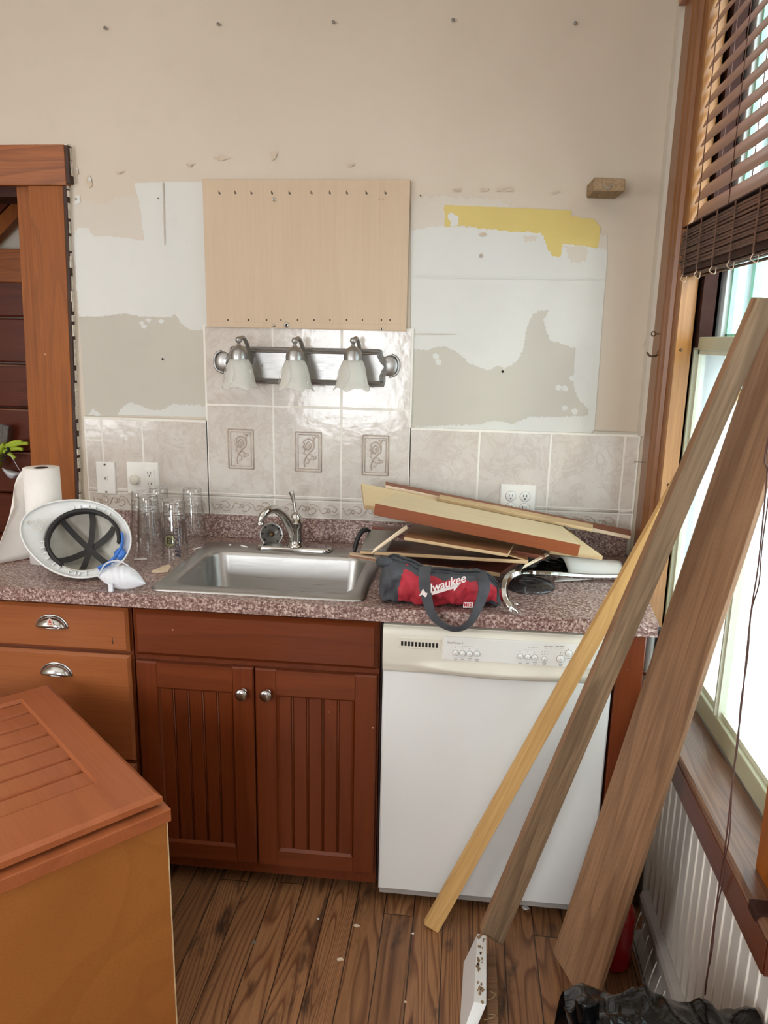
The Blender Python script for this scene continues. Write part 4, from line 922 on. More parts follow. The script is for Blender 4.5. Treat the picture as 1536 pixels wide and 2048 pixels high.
def bead_door(x0, x1, z0, z1, parent, fw=.062, tw=.075, bw=.05):
    a = MB(); y0_, y1_ = YD, YD+.02
    a.bev((x0, y0_, z0), (x0+fw, y1_, z1), .004); a.bev((x1-fw, y0_, z0), (x1, y1_, z1), .004)
    d = obj('door', a, ['cab_v'], parent)
    obj('rail', MB().box((x0+fw-.002, y0_+.0005, z1-tw), (x1-fw+.002, y1_, z1-.001)), ['cab_h'], d); obj('rail', MB().box((x0+fw-.002, y0_+.0005, z0+.001), (x1-fw+.002, y1_, z0+bw)), ['cab_h'], d)
    a = MB(); xa, xb = x0+fw, x1-fw; za, zb = z0+bw, z1-tw
    n = 5; wv = (xb-xa)/n
    for k in range(n):
        a.bev((xa+k*wv+.002, y0_+.007, za), (xa+(k+1)*wv-.004, y1_, zb), .002)
        a.tube([(xa+(k+1)*wv-.001, y0_+.009, za), (xa+(k+1)*wv-.001, y0_+.009, zb)], .0018, 6)
    a.box((xa, y0_+.011, za), (xb, y1_, zb))
    obj('bead_panel', a, ['cab_v'], d)
    a = MB(); 
    a.prism([(xa, y0_+.0005, za), (xa, y0_+.0075, za), (xa, y0_+.0075, za+.008)], (xb-xa, 0, 0)); a.prism([(xa, y0_+.0005, zb), (xa, y0_+.0075, zb), (xa, y0_+.0075, zb-.008)], (xb-xa, 0, 0))
    a.prism([(xa, y0_+.0005, za), (xa, y0_+.0075, za), (xa+.006, y0_+.0075, za)], (0, 0, zb-za)); a.prism([(xb, y0_+.0005, za), (xb, y0_+.0075, za), (xb-.006, y0_+.0075, za)], (0, 0, zb-za))
    obj('panel_moulding', a, ['cab_h'], d)
    return d
dA = bead_door(-.740, -.402, .092, .712, scb); dB = bead_door(-.398, -.058, .092, .712, scb)
for d, q in ((dA, (482, 1391)), (dB, (531, 1393))):
    p = bp(*q, 'y', YD-.022); a = MB(); a.lathe([(.010, 0), (.007, .004), (.006, .010), (.010, .014), (.0165, .017), (.0175, .022), (.0150, .025), (.006, .0262), (.001, .0262)], 24, 0, Matrix.Translation((p.x, YD, p.z)) @ RX); obj('knob', a, ['brass'], d)
a = MB(); a.box((-.754, -.606, .05), (-.746, -.1, ZC-.04)); 
ep = tag(obj('end_panel', MB().bev((.571, -.634, 0.0), (.640, -.02, ZC-.040), .003), ['cab_h'], loc=(.6, -.3, 0)), 'reddish brown cabinet end panel right of the dishwasher', 'end panel')
ep.data.materials.clear(); ep.data.materials.append(M['cab_v'])
fp = tag(obj('gap_shade_strip', MB().box((-.0515, -.60, 0.05), (-.0475, -.03, ZC-.045)), ['cab_dark'], loc=(-.05, -.3, .05)), 'dark strip painted as shade in the gap between sink cabinet and dishwasher', 'shade strip')  # shade of the gap put in as a dark strip

c = bp(1301, 1300, 'y', -.56); dp = thing('drain_pipe', 'grey pipe with black sleeve in the gap under the counter end', 'pipe', (c.x, -.56, 0))
obj('pipe', MB().tube([(c.x+.004, -.56, 0), (c.x-.002, -.56, .872)], .020, 16), ['drum'], dp)
obj('sleeve', MB().tube([(c.x+.016, -.575, .80), (c.x+.018, -.575, .874)], .014, 16), ['black'], dp)
for zz in (.742, .690): obj('collar', MB().tube([(c.x+.001, -.56, zz), (c.x+.001, -.56, zz+.012)], .024, 16), ['chrome'], dp)

# ================================================================== DISHWASHER
dw = thing('dishwasher', 'white built-in dishwasher under the counter', 'dishwasher', (.26, -.3, 0))
DX0, DX1, DY = -.042, .563, -.636
a = MB(); a.box((DX0+.004, DY+.03, .04), (DX1-.004, -.03, ZC-.05)); obj('tub', a, ['black'], dw)
a = MB(); a.bev((DX0, DY, .052), (DX1, DY+.03, .733), .004); dd = obj('door', a, ['dw'], dw)
a = MB(); a.box((DX0+.003, DY+.010, .032), (DX1, DY+.03, .0515)); obj('toe_seal', a, ['heater'], dw)
for sx in (DX0+.03, DX1-.03): obj('foot', MB().lathe([(.014, 0), (.014, .006), (.005, .008), (.005, .06)], 12, 0, Matrix.Translation((sx, -.5, 0)), close=True), ['black'], dw)
# control fascia with bowed handle lip
def fascia(u, v):
    x = DX0+u*(DX1-DX0)
    b_ = max(0, 1-((u-.52)/.40)**2)
    pr = [(.0, .733), (-.004, .738), (-.006-.012*b_, .746-.010*b_), (-.010-.018*b_, .758-.006*b_), (-.011-.004*b_, .772), (-.012, .790), (-.010, .845), (-.006, .858), (.004, .866), (.03, .868)]
    f_ = v*(len(pr)-1); i = min(int(f_), len(pr)-2); t = f_-i
    return (x, DY+pr[i][0]*(1-t)+pr[i+1][0]*t, pr[i][1]*(1-t)+pr[i+1][1]*t)
a = MB(); a.grid(fascia, 41, 28); a.box((DX0, DY+.001, .734), (DX1, DY+.03, .866)); fs = obj('control_fascia', a, ['dw_panel'], dw)
yy = DY-.0125
def D(x, y): return bp(x, y, 'y', yy)
c1, c2, c3 = D(886, 1276), D(883, 1324), D(1155, 1338); X1 = D(1165, 1290).x
a = MB(); q = [D(888, 1277), D(1172, 1285), D(1172, 1336), D(884, 1321)]; zt_ = (q[0].z+q[1].z)/2; zb2 = (q[2].z+q[3].z)/2
a.prism([(q[3].x, yy-.002, zb2+.002), (.535, yy-.002, zb2+.002), (.535, yy-.002, zt_), (q[0].x, yy-.002, zt_)], (0, .006, 0)); cpn = obj('control_panel', a, ['dw_ctrl'], dw, bevel=.001)
a = MB(); v0, v1 = D(800, 1281), D(876, 1295)
for i in range(11):
    xx = v0.x+.003+i*(v1.x-v0.x)/11; a.box((xx, DY-.0128, v1.z-.001), (xx+.0058, DY-.005, v0.z-.0015-.0003*i*0))
obj('vent_slot', a, ['hole'], dw)
a = MB(); a.bev((v0.x-.006, DY-.0125, v1.z-.010), (v1.x+.010, DY-.005, v0.z+.011), .003); obj('vent_recess', a, ['dw_panel'], dw)
for (x, y, r) in ((911,1305,.0075),(925,1306,.0075),(939,1307,.0075),(954,1307,.0075),(1040,1312,.0072),(1055,1313,.0072),(1069,1314,.0072),(1088,1317,.0062),(1121,1317,.0098),(1137,1306,.0085)):
    p = D(x, y); a = MB(); a.lathe([(r, 0), (r, .003), (r*.9, .0045), (.001, .0045)], 20, 0, Matrix.Translation((p.x, yy-.002, p.z)) @ RX); a.lathe([(r*1.12, 0), (r*1.12, .0006), (r*.95, .0006)], 20, 1, Matrix.Translation((p.x, yy-.002, p.z)) @ RX); obj('button', a, ['dw_ctrl', 'dw_grey'], dw)
a = MB()
def mark(x, y, w_, h_): p = D(x, y); a.box((p.x-w_/2, yy-.0026, p.z-h_/2), (p.x+w_/2, yy-.0019, p.z+h_/2))
for x, y in ((911,1295),(925,1296),(939,1297),(954,1298),(1040,1302),(1055,1303),(1069,1304),(1121,1305),(1137,1298)): mark(x, y, .002, .002)
for x, y in ((911,1315),(925,1315),(939,1316),(954,1318),(1040,1323),(1055,1323),(1069,1324),(1088,1325),(1121,1328),(1137,1316)): mark(x, y, .011, .0013); mark(x, y+3, .008, .0013)
for i in range(8): mark(924+i*3, 1292+i*.1, .0015, .0012); mark(1050+i*3, 1299+i*.1, .0015, .0012)
for i in range(7): mark(1057+i*3, 1294+i*.1, .0015, .0012)
for i in range(4): mark(1092+i*10, 1296, .002, .0015)
for i in range(3): mark(1084+i*5, 1303, .0016, .003); mark(1084+i*5, 1308, .0025, .002)
for x in (1092, 1102, 1115, 1124): mark(x, 1292, .010, .0014)
obj('printed_mark', a, ['dw_grey'], cpn)
p = D(910, 1285); text('maker_text', 'Quiet Partner II', .0075, 'dw_grey', cpn, Matrix.Translation((p.x, yy-.0022, p.z)) @ RX, fit=.042)

# ================================================================== ON THE COUNTER, LEFT
# paper towel roll
c = bp(97, 1121, 'z', ZC+.001); zt_ = bp(102, 936, 'y', c.y).z; Hh = zt_-ZC-.001
pr_ = thing('paper_towel_roll', 'white paper towel roll standing with its loose end hanging down', 'paper towel', c)
a = MB(); RR = .052
a.lathe([(.021, 0), (RR, 0), (RR, Hh), (.021, Hh)], 40, 0, Matrix.Translation(c)); a.lathe([(.021, Hh), (.020, Hh), (.020, 0), (.021, 0)], 32, 1, Matrix.Translation(c)); obj('roll', a, ['paper', 'cab_dark'], pr_)
a = MB()
E0 = c+Vector((-.004, .052, Hh)); 
def sheet(u, v):
    # u along unrolling, v from top to bottom
    ang = PI*.5+u*PI*.52
    if u < .45:
        t = u/.45; an = PI*.5+t*PI*.42; r = RR+.002+.010*t
        p_ = Vector((c.x+r*math.cos(an), c.y+r*math.sin(an), 0)); z = zt_-.001-.006*t
        low = ZC+.002
        return (p_.x, p_.y, z*(1-v)+low*v)
    t = (u-.45)/.55
    r = RR+.012; p0 = Vector((c.x+r*math.cos(PI*.92), c.y+r*math.sin(PI*.92)))
    flare = .020+.085*v
    x = p0.x - t*flare*.72 - .012*math.sin(PI*t)*(1-v); y = p0.y - t*.05 - t*v*.045
    ztop = zt_-.008-.11*t**1.4
    return (x, y, ztop*(1-v)+(ZC+.003+.0*t)*v)
a.grid(sheet, 30, 14); obj('loose_sheet', a, ['paper'], pr_, solid=.0012)

# hard hat
hc = bp(163, 1079, 'y', -.50)
nrm = Vector((.22, -.78, .60)).normalized()                 # opening faces this way
pk = (bp(42, 1048, 'y', -.50)-hc); pk = (pk-nrm*pk.dot(nrm)).normalized()
HM = frame(pk, (-nrm).cross(pk), hc)      # x = peak, z = crown
HM = Matrix(HM)
ht = thing('hard_hat', 'scuffed white hard hat lying with its black suspension facing out', 'hard hat', mat=HM)
def brim(t):
    r = .124*(1+0.0*math.cos(t)); x = .142*math.cos(t); y = .118*math.sin(t)
    if math.cos(t) > 0: x += .028*math.cos(t)**3
    return x, y
N_ = 64
a = MB(); rows = [(1.0, -.010), (1.0, -.006), (.97, .000), (.86, .004), (.835, .006)]
dome = [(.83*math.cos(u), .006+.105*math.sin(u)) for u in [PI/2*i/12 for i in range(1, 13)]]
allr = rows+dome
def hatshell(mb, off, mi):
    o = len(mb.v)
    for s_, z in allr:
        for k in range(N_):
            t = 2*PI*k/N_; x, y = brim(t)
            if s_ < .95: x2, y2 = .128*math.cos(t), .112*math.sin(t); f = min(1, (1-s_)/.14); x, y = x*(1-f)+x2*f, y*(1-f)+y2*f
            rr_ = max(0, s_-off*6 if z > .01 else s_); zz = z-off if z > .02 else z
            if s_ > .9 and math.cos(t) > 0: zz += -.012*math.cos(t)**2*(1 if s_ > .9 else 0)
            mb.v.append(Vector((x*rr_, y*rr_, zz)))
    for i in range(len(allr)-1):
        for k in range(N_): mb.f.append([o+i*N_+k, o+i*N_+(k+1) % N_, o+(i+1)*N_+(k+1) % N_, o+(i+1)*N_+k]); mb.mi.append(0 if i < 4 else mi); mb.sm.append(True)
hatshell(a, 0, 1); sh = obj('shell', a, ['hat', 'hat_in'], ht, world=False, solid=.003)
a = MB(); a.tube([Vector((brim(2*PI*k/N_)[0], brim(2*PI*k/N_)[1], -.010-(.012*math.cos(2*PI*k/N_)**2 if math.cos(2*PI*k/N_) > 0 else 0))) for k in range(N_+1)], .0028, 8, cap=False); obj('brim_edge', a, ['hat'], sh, world=False)
a = MB(); a.lathe([(.005, -.001), (.005, .001), (.003, .001)], 16, 0, Matrix.Translation((.150, 0, -.019))); 
for i in range(4):
    for j in range(5): a.box((.112+i*.007, -.018+j*.008, -.0155), (.115+i*.007, -.0125+j*.008, -.0150))
obj('moulded_mark', a, ['hat_in'], sh, world=False)
def band(a0, a1, rx, ry, z0, z1, mat, nm, th=.004, r2=0, n=40, cx_=-.008):
    a = MB()
    def f(u, v):
        t = a0+(a1-a0)*u; return (cx_+(rx+r2*v)*math.cos(t), (ry+r2*v)*math.sin(t), z0+(z1-z0)*v)
    a.grid(f, n, 6); return obj(nm, a, [mat], ht, world=False, solid=th)
band(math.radians(-75), math.radians(168), .099, .090, -.012, .020, 'pad', 'sweat_band', .010, .006)
band(math.radians(120), math.radians(300), .102, .093, -.002, .018, 'hat_in', 'inner_band', .003, .004)
bb = band(math.radians(150), math.radians(228), .110, .097, -.020, .010, 'blue', 'ratchet_band', .005, 0)
a = MB(); km = Matrix.Translation((-.105, -.018, -.008)) @ Matrix.Rotation(PI/2, 4, 'Y')
a.lathe([(.001, -.016), (.014, -.016), (.0165, -.012), (.0165, .0), (.010, .004), (.001, .004)], 14, 0, Matrix.Translation((-.120, -.012, -.012)) @ Matrix.Rotation(math.radians(-18), 4, 'Y') @ Matrix.Rotation(PI, 4, 'X'), lambda t, i: (.0012*math.cos(7*t), 0)); obj('ratchet_knob', a, ['blue'], bb, world=False)
for i, an in enumerate((28, 80)):
    t = math.radians(an); a = MB(); path = []
    for k in range(-12, 13):
        u = k/12; path.append((-.008+.099*u*math.cos(t), .090*u*math.sin(t), .004+.070*math.sqrt(max(0, 1-u*u*.98))+(.002 if i else 0)))
    path = [(x, y, z*.75 if False else z) for x, y, z in path]
    a.ribbon(path, (-math.sin(t), math.cos(t), 0), .017, .0016); obj('crown_strap', a, ['strap'], ht, world=False)
for an in (125,):
    t = math.radians(an); a = MB(); path = []
    for k in range(-12, 13):
        u = k/12; path.append((-.008+.099*u*math.cos(t), .090*u*math.sin(t), .007+.073*math.sqrt(max(0, 1-u*u*.98))))
    a.ribbon(path, (-math.sin(t), math.cos(t), 0), .019, .0016); obj('crown_strap', a, ['strap'], ht, world=False)
for an in (-28, -48, -70, -95, 60, 82, 105, 200, 250):
    t = math.radians(an); a = MB(); m_ = Matrix.Translation((-.006+.113*math.cos(t), .102*math.sin(t), -.001)) @ Matrix.Rotation(t, 4, 'Z')
    for y0_, y1_ in ((-.011, -.008), (.008, .011)): 
        mm = MB().box((-.006, y0_, -.004), (.006, y1_, .003)); a.add([m_ @ v for v in mm.v], mm.f)
    mm = MB().box((-.005, -.011, -.004), (-.003, .011, .003)); a.add([m_ @ v for v in mm.v], mm.f); obj('clip', a, ['hat'], ht, world=False)
# dust mask against the hat
mc = bp(243, 1160, 'z', ZC+.028); mk = thing('dust_mask', 'crumpled white dust mask lying against the brim of the hard hat', 'dust mask', mc)
mf = frame(Vector((1, .1, -.16)), Vector((0, .5, .8)), mc)
a = MB()
def mfun(u, v):
    x = (u-.5)*.135; w_ = max(0, 1-abs(2*u-1)**1.9); yv = (v-.5)*2
    y = yv*w_*.034 + .008*(1-(2*u-1)**2); z = .030*w_*(1-yv*yv)+.0030*math.sin((u*1.0+yv*.12)*46)*w_*(1 if u < .55 else .15) + (.01*(u-.5))
    return mf @ Vector((x, y, z))
a.grid(mfun, 40, 24); obj('cup', a, ['mask'], mk, solid=.0012)
a = MB(); a.ribbon(smooth_path([mf @ Vector((-.062, -.004, .004)), mf @ Vector((-.050, .030, .018)), mf @ Vector((-.02, .046, .022)), mf @ Vector((.012, .040, .012))], 6), mf.to_3x3() @ Vector((0, .3, 1)), .006, .001); a.box(mf @ Vector((-.022, -.040, .012)), mf @ Vector((-.014, -.018, .019)))
obj('elastic_strap', a, ['mask'], mk)

# pint glasses, upside down in pairs
GH, RB, RT = .150, .0295, .0415
def glass_mesh():
    a = MB()   # inverted: rim at z=0, base at z=GH
    prof = [(RT, 0.002)]+[(RT-.0105*k/10+(.0004 if k in (3, 4, 5) else 0), .003+(GH-.023)*k/10) for k in range(11)]+[(RB+.001, GH-.004), (RB-.002, GH), (RB-.006, GH-.001), (.001, GH-.004)]
    a.lathe(prof, 40, 0); a.lathe([(RB-.002, GH-.016), (RB-.006, GH-.013), (.001, GH-.012)], 40, 0)
    a.tube([(RT*math.cos(2*PI*k/40), RT*math.sin(2*PI*k/40), .0015) for k in range(41)], .0014, 8, cap=False)
    return a
gm = None; GO = .043
def put_glass(p, label, i):
    global gm
    if gm is None: o = obj('pint_glass', glass_mesh(), ['glass'], world=False); gm = o; root = o
    else: root = gm.copy(); C.objects.link(root)
    root.location = p; root.rotation_euler = (random.uniform(-.012, .012), random.uniform(-.012, .012), 0)
    tag(root, label, 'glass', 'upside-down pint glasses on the counter'); return root
tops = [((346.5, 1000), 'front stack of glasses nearest the sink', 0), ((296.5, 990), 'stack touching the front stack, beside the hard hat', 0), ((385, 975), 'rightmost stack, standing against the back ledge', 0), ((316.5, 974), 'middle stack nearest the wall outlet', 0), ((281, 981), 'leftmost stack, half behind the hard hat', 0)]
gpos = {}
for k, ((x, y), l, _) in enumerate(tops):
    p = bp(x, y, 'z', ZC+GH+GO+.001); gpos[k] = Vector((p.x, p.y, ZC+.0012))
    put_glass((p.x, p.y, ZC+.0012), 'clear pint glass, lower of the '+l, k*2); put_glass((p.x, p.y, ZC+.0012+GO), 'clear pint glass, upper of the '+l, k*2+1)
# print on the front lower glass: it is a part of that glass
g0 = [o for o in C.objects if o.get('label', '') == 'clear pint glass, lower of the front stack of glasses nearest the sink'][0]
g0['label'] = 'clear pint glass with dark ABSOLUT lettering, lower of the front stack'
def wrap(me, rz, zoff, rad):
    for v in me.vertices:
        x, y = v.co.x, v.co.y; r = rad(y+zoff)+.0006+v.co.z; th = -PI/2+rz+x/rad(y+zoff); v.co = Vector((r*math.cos(th), r*math.sin(th), y+zoff))
rad = lambda z: RT-.0105*(z/(GH-.02))
def flat_text(s, size, rot=0, bold=0):
    cu = bpy.data.curves.new('t', 'FONT'); cu.body = s; cu.size = size; cu.align_x = 'CENTER'; cu.align_y = 'CENTER'; cu.offset = bold; cu.extrude = .0001
    to = bpy.data.objects.new('t', cu); C.objects.link(to); bpy.context.view_layer.update()
    me = bpy.data.meshes.new_from_object(to, depsgraph=bpy.context.evaluated_depsgraph_get()); bpy.data.objects.remove(to); bpy.data.curves.remove(cu)
    me.transform(Matrix.Rotation(rot, 4, 'Z')); return me
for s, size, rot, rz, zoff, mat, nm in (('ABSOLUT', .0225, PI/2, .60, .068, 'ink', 'lettering'), ('EI', .026, 0, -.10, .070, 'ink_k', 'lettering')):
    me = flat_text(s, size, rot, .0006); wrap(me, rz-.02, zoff, rad); me.materials.clear(); me.materials.append(M[mat]); o = bpy.data.objects.new(nm, me); C.objects.link(o); o.parent = g0
a = MB(); cc = []
for i in range(41): 
    t = 2*PI*i/40; x, z = .0205*math.cos(t), .070+.0215*math.sin(t); r = rad(z)+.0006; th = -PI/2-.12+x/rad(z); cc.append((r*math.cos(th), r*math.sin(th), z))
a.tube(cc, .0010, 6, cap=False)
obj('round_emblem', a, ['ink_k'], g0, world=False)
a = MB()
def disc(u, v):
    t = 2*PI*u; rr_ = .018*v; x, z = rr_*math.cos(t), .070+rr_*math.sin(t); r = rad(z)+.0003; th = -PI/2-.12+x/rad(z); return (r*math.cos(th), r*math.sin(th), z)
a.grid(disc, 33, 5); md = glassy('olive_translucent_print', (.86, .85, .5, 1), 1.3, .3, 1, .35, (.6, .6, .25, 1)); M['tprint'] = md; obj('emblem_field', a, ['tprint'], g0, world=False)
# bits on the counter
def chip(name, label, pts, z, th, mat, cat):
    q = [bp(x, y, 'z', z) for x, y in pts]; a = MB(); a.prism(q, (0, 0, th)); return tag(obj(name, a, [mat], loc=q[0]), label, cat)
chip('wood_chip', 'pointed pale wood splinter on the counter left of the sink', [(304,1145),(325,1136),(338,1132),(342,1137),(336,1144),(318,1146)], ZC+.001, .006, 'split', 'wood chip')
for (x0, y0, x1, y1, l) in ((387,1099,404,1094,'white cigarette-like plaster stick lying beside the right glass stack'),(268,1119,294,1118,'thin white stick lying under the left glasses'),(482,1091,494,1094,'short white plaster piece on the back rim of the sink')):
    z = ZC+.0035 if x0 < 470 else ZC+.009; p, q = bp(x0, y0, 'z', z), bp(x1, y1, 'z', z); a = MB(); a.tube([p, q], .0028, 8); tag(obj('plaster_stick', a, ['paper'], loc=p), l, 'debris')
p = bp(460, 1091, 'z', ZC+.009); a = MB(); a.lathe([(.001, 0), (.006, .001), (.004, .004), (.001, .005)], 7, 0, Matrix.Translation(p)); tag(obj('plaster_crumb', a, ['paper'], loc=p), 'white plaster crumb on the back rim of the sink', 'debris')

# ================================================================== PILE OF CABINET BOARDS
def slab(name, label, corners, th, mats, cat='board', down=None, parent=None, bevel=.0008, group=None, edge=None):
    """corners: four points of the top face (near-left, near-right, far-right, far-left); mats = [face, near edge, other]"""
    q = [Vector(p) for p in corners]; nn = (q[1]-q[0]).cross(q[3]-q[0]).normalized()
    if nn.z < 0 and down is None: nn = -nn
    d = Vector(down) if down is not None else -nn*th
    ux = (q[1]-q[0]).normalized(); mt = frame(ux, (q[3]-q[0]), q[0]); inv = mt.inverted()
    a = MB(); v = q+[p+d for p in q]
    a.add([v[0],v[1],v[2],v[3]], [(0,1,2,3)], 0); a.add([v[4],v[5],v[6],v[7]], [(0,3,2,1)], 0)
    a.add([v[0],v[1],v[5],v[4]], [(0,1,2,3)], 1)
    for i, j in ((1,2),(2,3),(3,0)): a.add([v[i],v[j],v[4+j],v[4+i]], [(0,1,2,3)], 2)
    me = mesh_of(name, a, mats, inv); bm = bmesh.new(); bm.from_mesh(me); bmesh.ops.remove_doubles(bm, verts=bm.verts, dist=1e-5); bmesh.ops.recalc_face_normals(bm, faces=bm.faces); bm.to_mesh(me); bm.free()
    o = bpy.data.objects.new(name, me); C.objects.link(o); o.matrix_basis = mt
    if bevel: md = o.modifiers.new('b', 'BEVEL'); md.width = bevel; md.segments = 1; md.limit_method = 'ANGLE'
    return tag(o, label, cat, group)
Y = lambda x, y, v: bp(x, y, 'y', v)
slab('cabinet_board', 'cream faced board with a red-brown front edge on top of the pile', [Y(750,1007,-.44), Y(1161,1090,-.46), Y(1126,1053,-.24), Y(790,985,-.24)], .034, ['maple_x', 'red_edge', 'maple_e'])
slab('cabinet_board', 'cream board at the back of the pile sticking up at the left end', [Y(729,1009,-.235), Y(1186,1102,-.235), Y(1130,1052,-.12), Y(723,966,-.12)], .016, ['maple_x', 'maple_e', 'maple_e'])
slab('cabinet_board', 'cream board end showing at the right of the pile', [Y(1100,1100,-.34), Y(1206,1112,-.36), Y(1127,1055,-.20), Y(1040,1050,-.20)], .014, ['maple_x', 'maple_e', 'maple_e'])
slab('trim_strip', 'long thin wood strip lying behind the cream boards', [Y(771,970,-.11), Y(1262,1072,-.16), Y(1262,1060,-.10), Y(771,963,-.06)], .012, ['red_edge', 'split', 'maple_e'], 'wood strip')
slab('trim_strip', 'thin pale moulding in front of the long strip', [Y(879,997,-.16), Y(1186,1058,-.20), Y(1186,1048,-.16), Y(879,989,-.12)], .010, ['maple_e', 'maple_e', 'split'], 'wood strip')
slab('cabinet_board', 'brown faced board with pale front edge in the middle of the pile', [Y(808,1074,-.47), Y(1016,1108,-.50), Y(1027,1090,-.36), Y(820,1058,-.36)], .009, ['brown_p', 'maple_e', 'maple_e'])
slab('cabinet_board', 'long thin pale board with ragged edge under the middle of the pile', [Y(721,1101,-.44), Y(1056,1121,-.48), Y(1050,1104,-.22), Y(730,1075,-.22)], .010, ['brown_p', 'maple_e', 'maple_e'])
slab('cabinet_board', 'short brown board with pale edging at the right of the middle layer', [Y(1015,1109,-.46), Y(1057,1121,-.47), Y(1050,1096,-.33), Y(1024,1090,-.33)], .004, ['brown_p', 'maple_e', 'maple_e'])
slab('cabinet_board', 'reddish brown board low in the pile behind the bag', [Y(800,1124,-.44), Y(936,1138,-.45), Y(960,1118,-.25), Y(820,1104,-.25)], .012, ['mauve_p', 'maple_e', 'mauve_p'])
slab('cabinet_board', 'reddish brown board low in the pile, right of its twin', [Y(934,1136,-.43), Y(1000,1146,-.44), Y(1035,1122,-.30), Y(960,1112,-.30)], .012, ['mauve_p', 'maple_e', 'mauve_p'])
slab('cabinet_board', 'dark red board edge poking out at the left of the pile', [Y(745,1052,-.32), Y(812,1072,-.34), Y(830,1058,-.20), Y(748,1046,-.20)], .012, ['mauve_p', 'mauve_p', 'mauve_p'])
slab('cabinet_board', 'dark brown board under the top board in the pile', [Y(815,1063,-.40), Y(1090,1112,-.42), Y(1080,1092,-.28), Y(830,1045,-.28)], .012, ['mauve_p', 'mauve_p', 'mauve_p'])
slab('split_batten', 'freshly split white wood strip slanting out of the pile', [Y(743,1108,-.50), Y(815,1056,-.44), Y(813,1049,-.42), Y(747,1098,-.49)], .010, ['split', 'split', 'split'], 'wood strip', down=(0,.012,-.006))
slab('wood_stick', 'pale wood stick slanting at the right end of the pile', [Y(1043,1138,-.50), Y(1098,1110,-.40), Y(1092,1106,-.39), Y(1050,1129,-.49)], .01, ['split', 'split', 'split'], 'wood strip', down=(0,.012,-.006))
slab('grey_panel', 'small flat grey panel leaning in the left of the pile', [Y(722,1098,-.45), Y(772,1100,-.45), Y(798,1062,-.34), Y(738,1058,-.34)], .008, ['drum', 'drum', 'drum'], 'panel')
slab('wood_chip', 'flat split wood chip on the corner of the sink rim', [Y(697,1110,-.46), Y(752,1119,-.46), Y(748,1108,-.41), Y(700,1104,-.41)], .006, ['split', 'brown_p', 'split'], 'wood chip')
hd = thing('black_handle_tool', 'black curved tool handle standing at the left of the pile', 'tool', Y(707, 1103, -.40))
a = MB(); a.tube(smooth_path([Y(709,1104,-.40), Y(712,1088,-.39), Y(719,1070,-.38), Y(728,1060,-.37), Y(740,1062,-.36)], 5), [.007]*3+[.010]*15+[.006]*3, 12, flat=.7); obj('grip', a, ['black'], hd)
a = MB(); a.tube([Y(716,1078,-.388), Y(722,1068,-.378), Y(728,1061,-.372)], .0035, 8); obj('steel_edge', a, ['drum'], hd)
# dark film under the right of the pile, white folded sheet
pl = thing('plastic_sheet', 'folded stiff white plastic sheet under the right of the pile', 'plastic sheet', bp(1190, 1150, 'z', ZC))
a = MB(); q = [bp(1138,1150,'z',ZC+.012), bp(1245,1152,'z',ZC+.012), bp(1240,1122,'z',ZC+.030), bp(1120,1112,'z',ZC+.045)]
def bil(q, u, v, h): p = (q[0]*(1-u)+q[1]*u)*(1-v)+(q[3]*(1-u)+q[2]*u)*v; return p+Vector((0, 0, h))
a.grid(lambda u, v: bil(q, u, v, .012*math.sin(PI*v)+.002*mn.noise(Vector((u*5, v*5, 0)))), 14, 12)
q2 = [bp(1108,1164,'z',ZC+.003), bp(1200,1158,'z',ZC+.004), bp(1240,1140,'z',ZC+.006), bp(1118,1146,'z',ZC+.010)]
a.grid(lambda u, v: bil(q2, u, v, .001), 6, 6); q3 = [bp(1141,1145,'z',ZC+.008), bp(1247,1150,'z',ZC+.008), bp(1247,1136,'z',ZC+.026), bp(1140,1127,'z',ZC+.030)]
a.grid(lambda u, v: bil(q3, u, v, .0), 6, 6)
obj('sheet', a, ['plate'], pl, solid=.0018)
bf = thing('black_film', 'crumpled dark plastic film behind the pry bar', 'plastic film', bp(1100, 1135, 'z', ZC))
a = MB(); q4 = [bp(1030,1143,'z',ZC+.006), bp(1142,1146,'z',ZC+.006), bp(1142,1120,'z',ZC+.03), bp(1050,1106,'z',ZC+.02)]
a.grid(lambda u, v: bil(q4, u, v, .014*math.sin(PI*u)*math.sin(PI*v)+.008*mn.noise(Vector((u*6, v*6, 3)))), 24, 20); obj('film', a, ['garbage'], bf, solid=.0012)
c = bp(1058, 1170, 'z', ZC+.004); dk = thing('smoked_plastic_lid', 'round smoky clear plastic lid lying beside the red tool bag', 'lid', c)
a = MB(); a.lathe([(.075, -.003), (.074, .001), (.068, .003), (.064, .008), (.040, .010), (.001, .011)], 48, 0, Matrix.Translation(c)); obj('dome', a, ['smoke'], dk, solid=.0015)
# pry bar
pb = thing('pry_bar', 'chrome gooseneck pry bar lying across the counter', 'pry bar', bp(1020, 1222, 'z', ZC))
B = lambda x, y, h: bp(x, y, 'z', ZC+h)
sh_ = [B(1262,1153,.016), B(1180,1153,.020), B(1100,1148,.028), B(1056,1146,.034), Y(1036,1146,-.52), Y(1020,1152,-.55), Y(1009,1166,-.585), Y(1007,1184,-.61), Y(1011,1201,-.625), Y(1020,1214,-.632)]
a = MB(); path = smooth_path(sh_, 5); a.tube(path, [.0085+.003*min(1, max(0, (i_-14)/8)) for i_ in range(len(path))], 6, sm=False); obj('bar', a, ['chrome'], pb, bevel=.0008)
a = MB()
e0 = path[-1]
for s1_ in ((1036,1226), (1022,1226)):
    e1 = bp(*s1_, 'z', ZC+.006); a.tube([path[-3], e0, (e0+e1)/2+Vector((0,0,.002)), e1], [.010, .0085, .006, .002], 8, flat=.6)
a.tube([bp(1024,1208,'z',ZC+.016), bp(1036,1209,'z',ZC+.016)], .003, 8)
obj('claw', a, ['chrome'], pb)

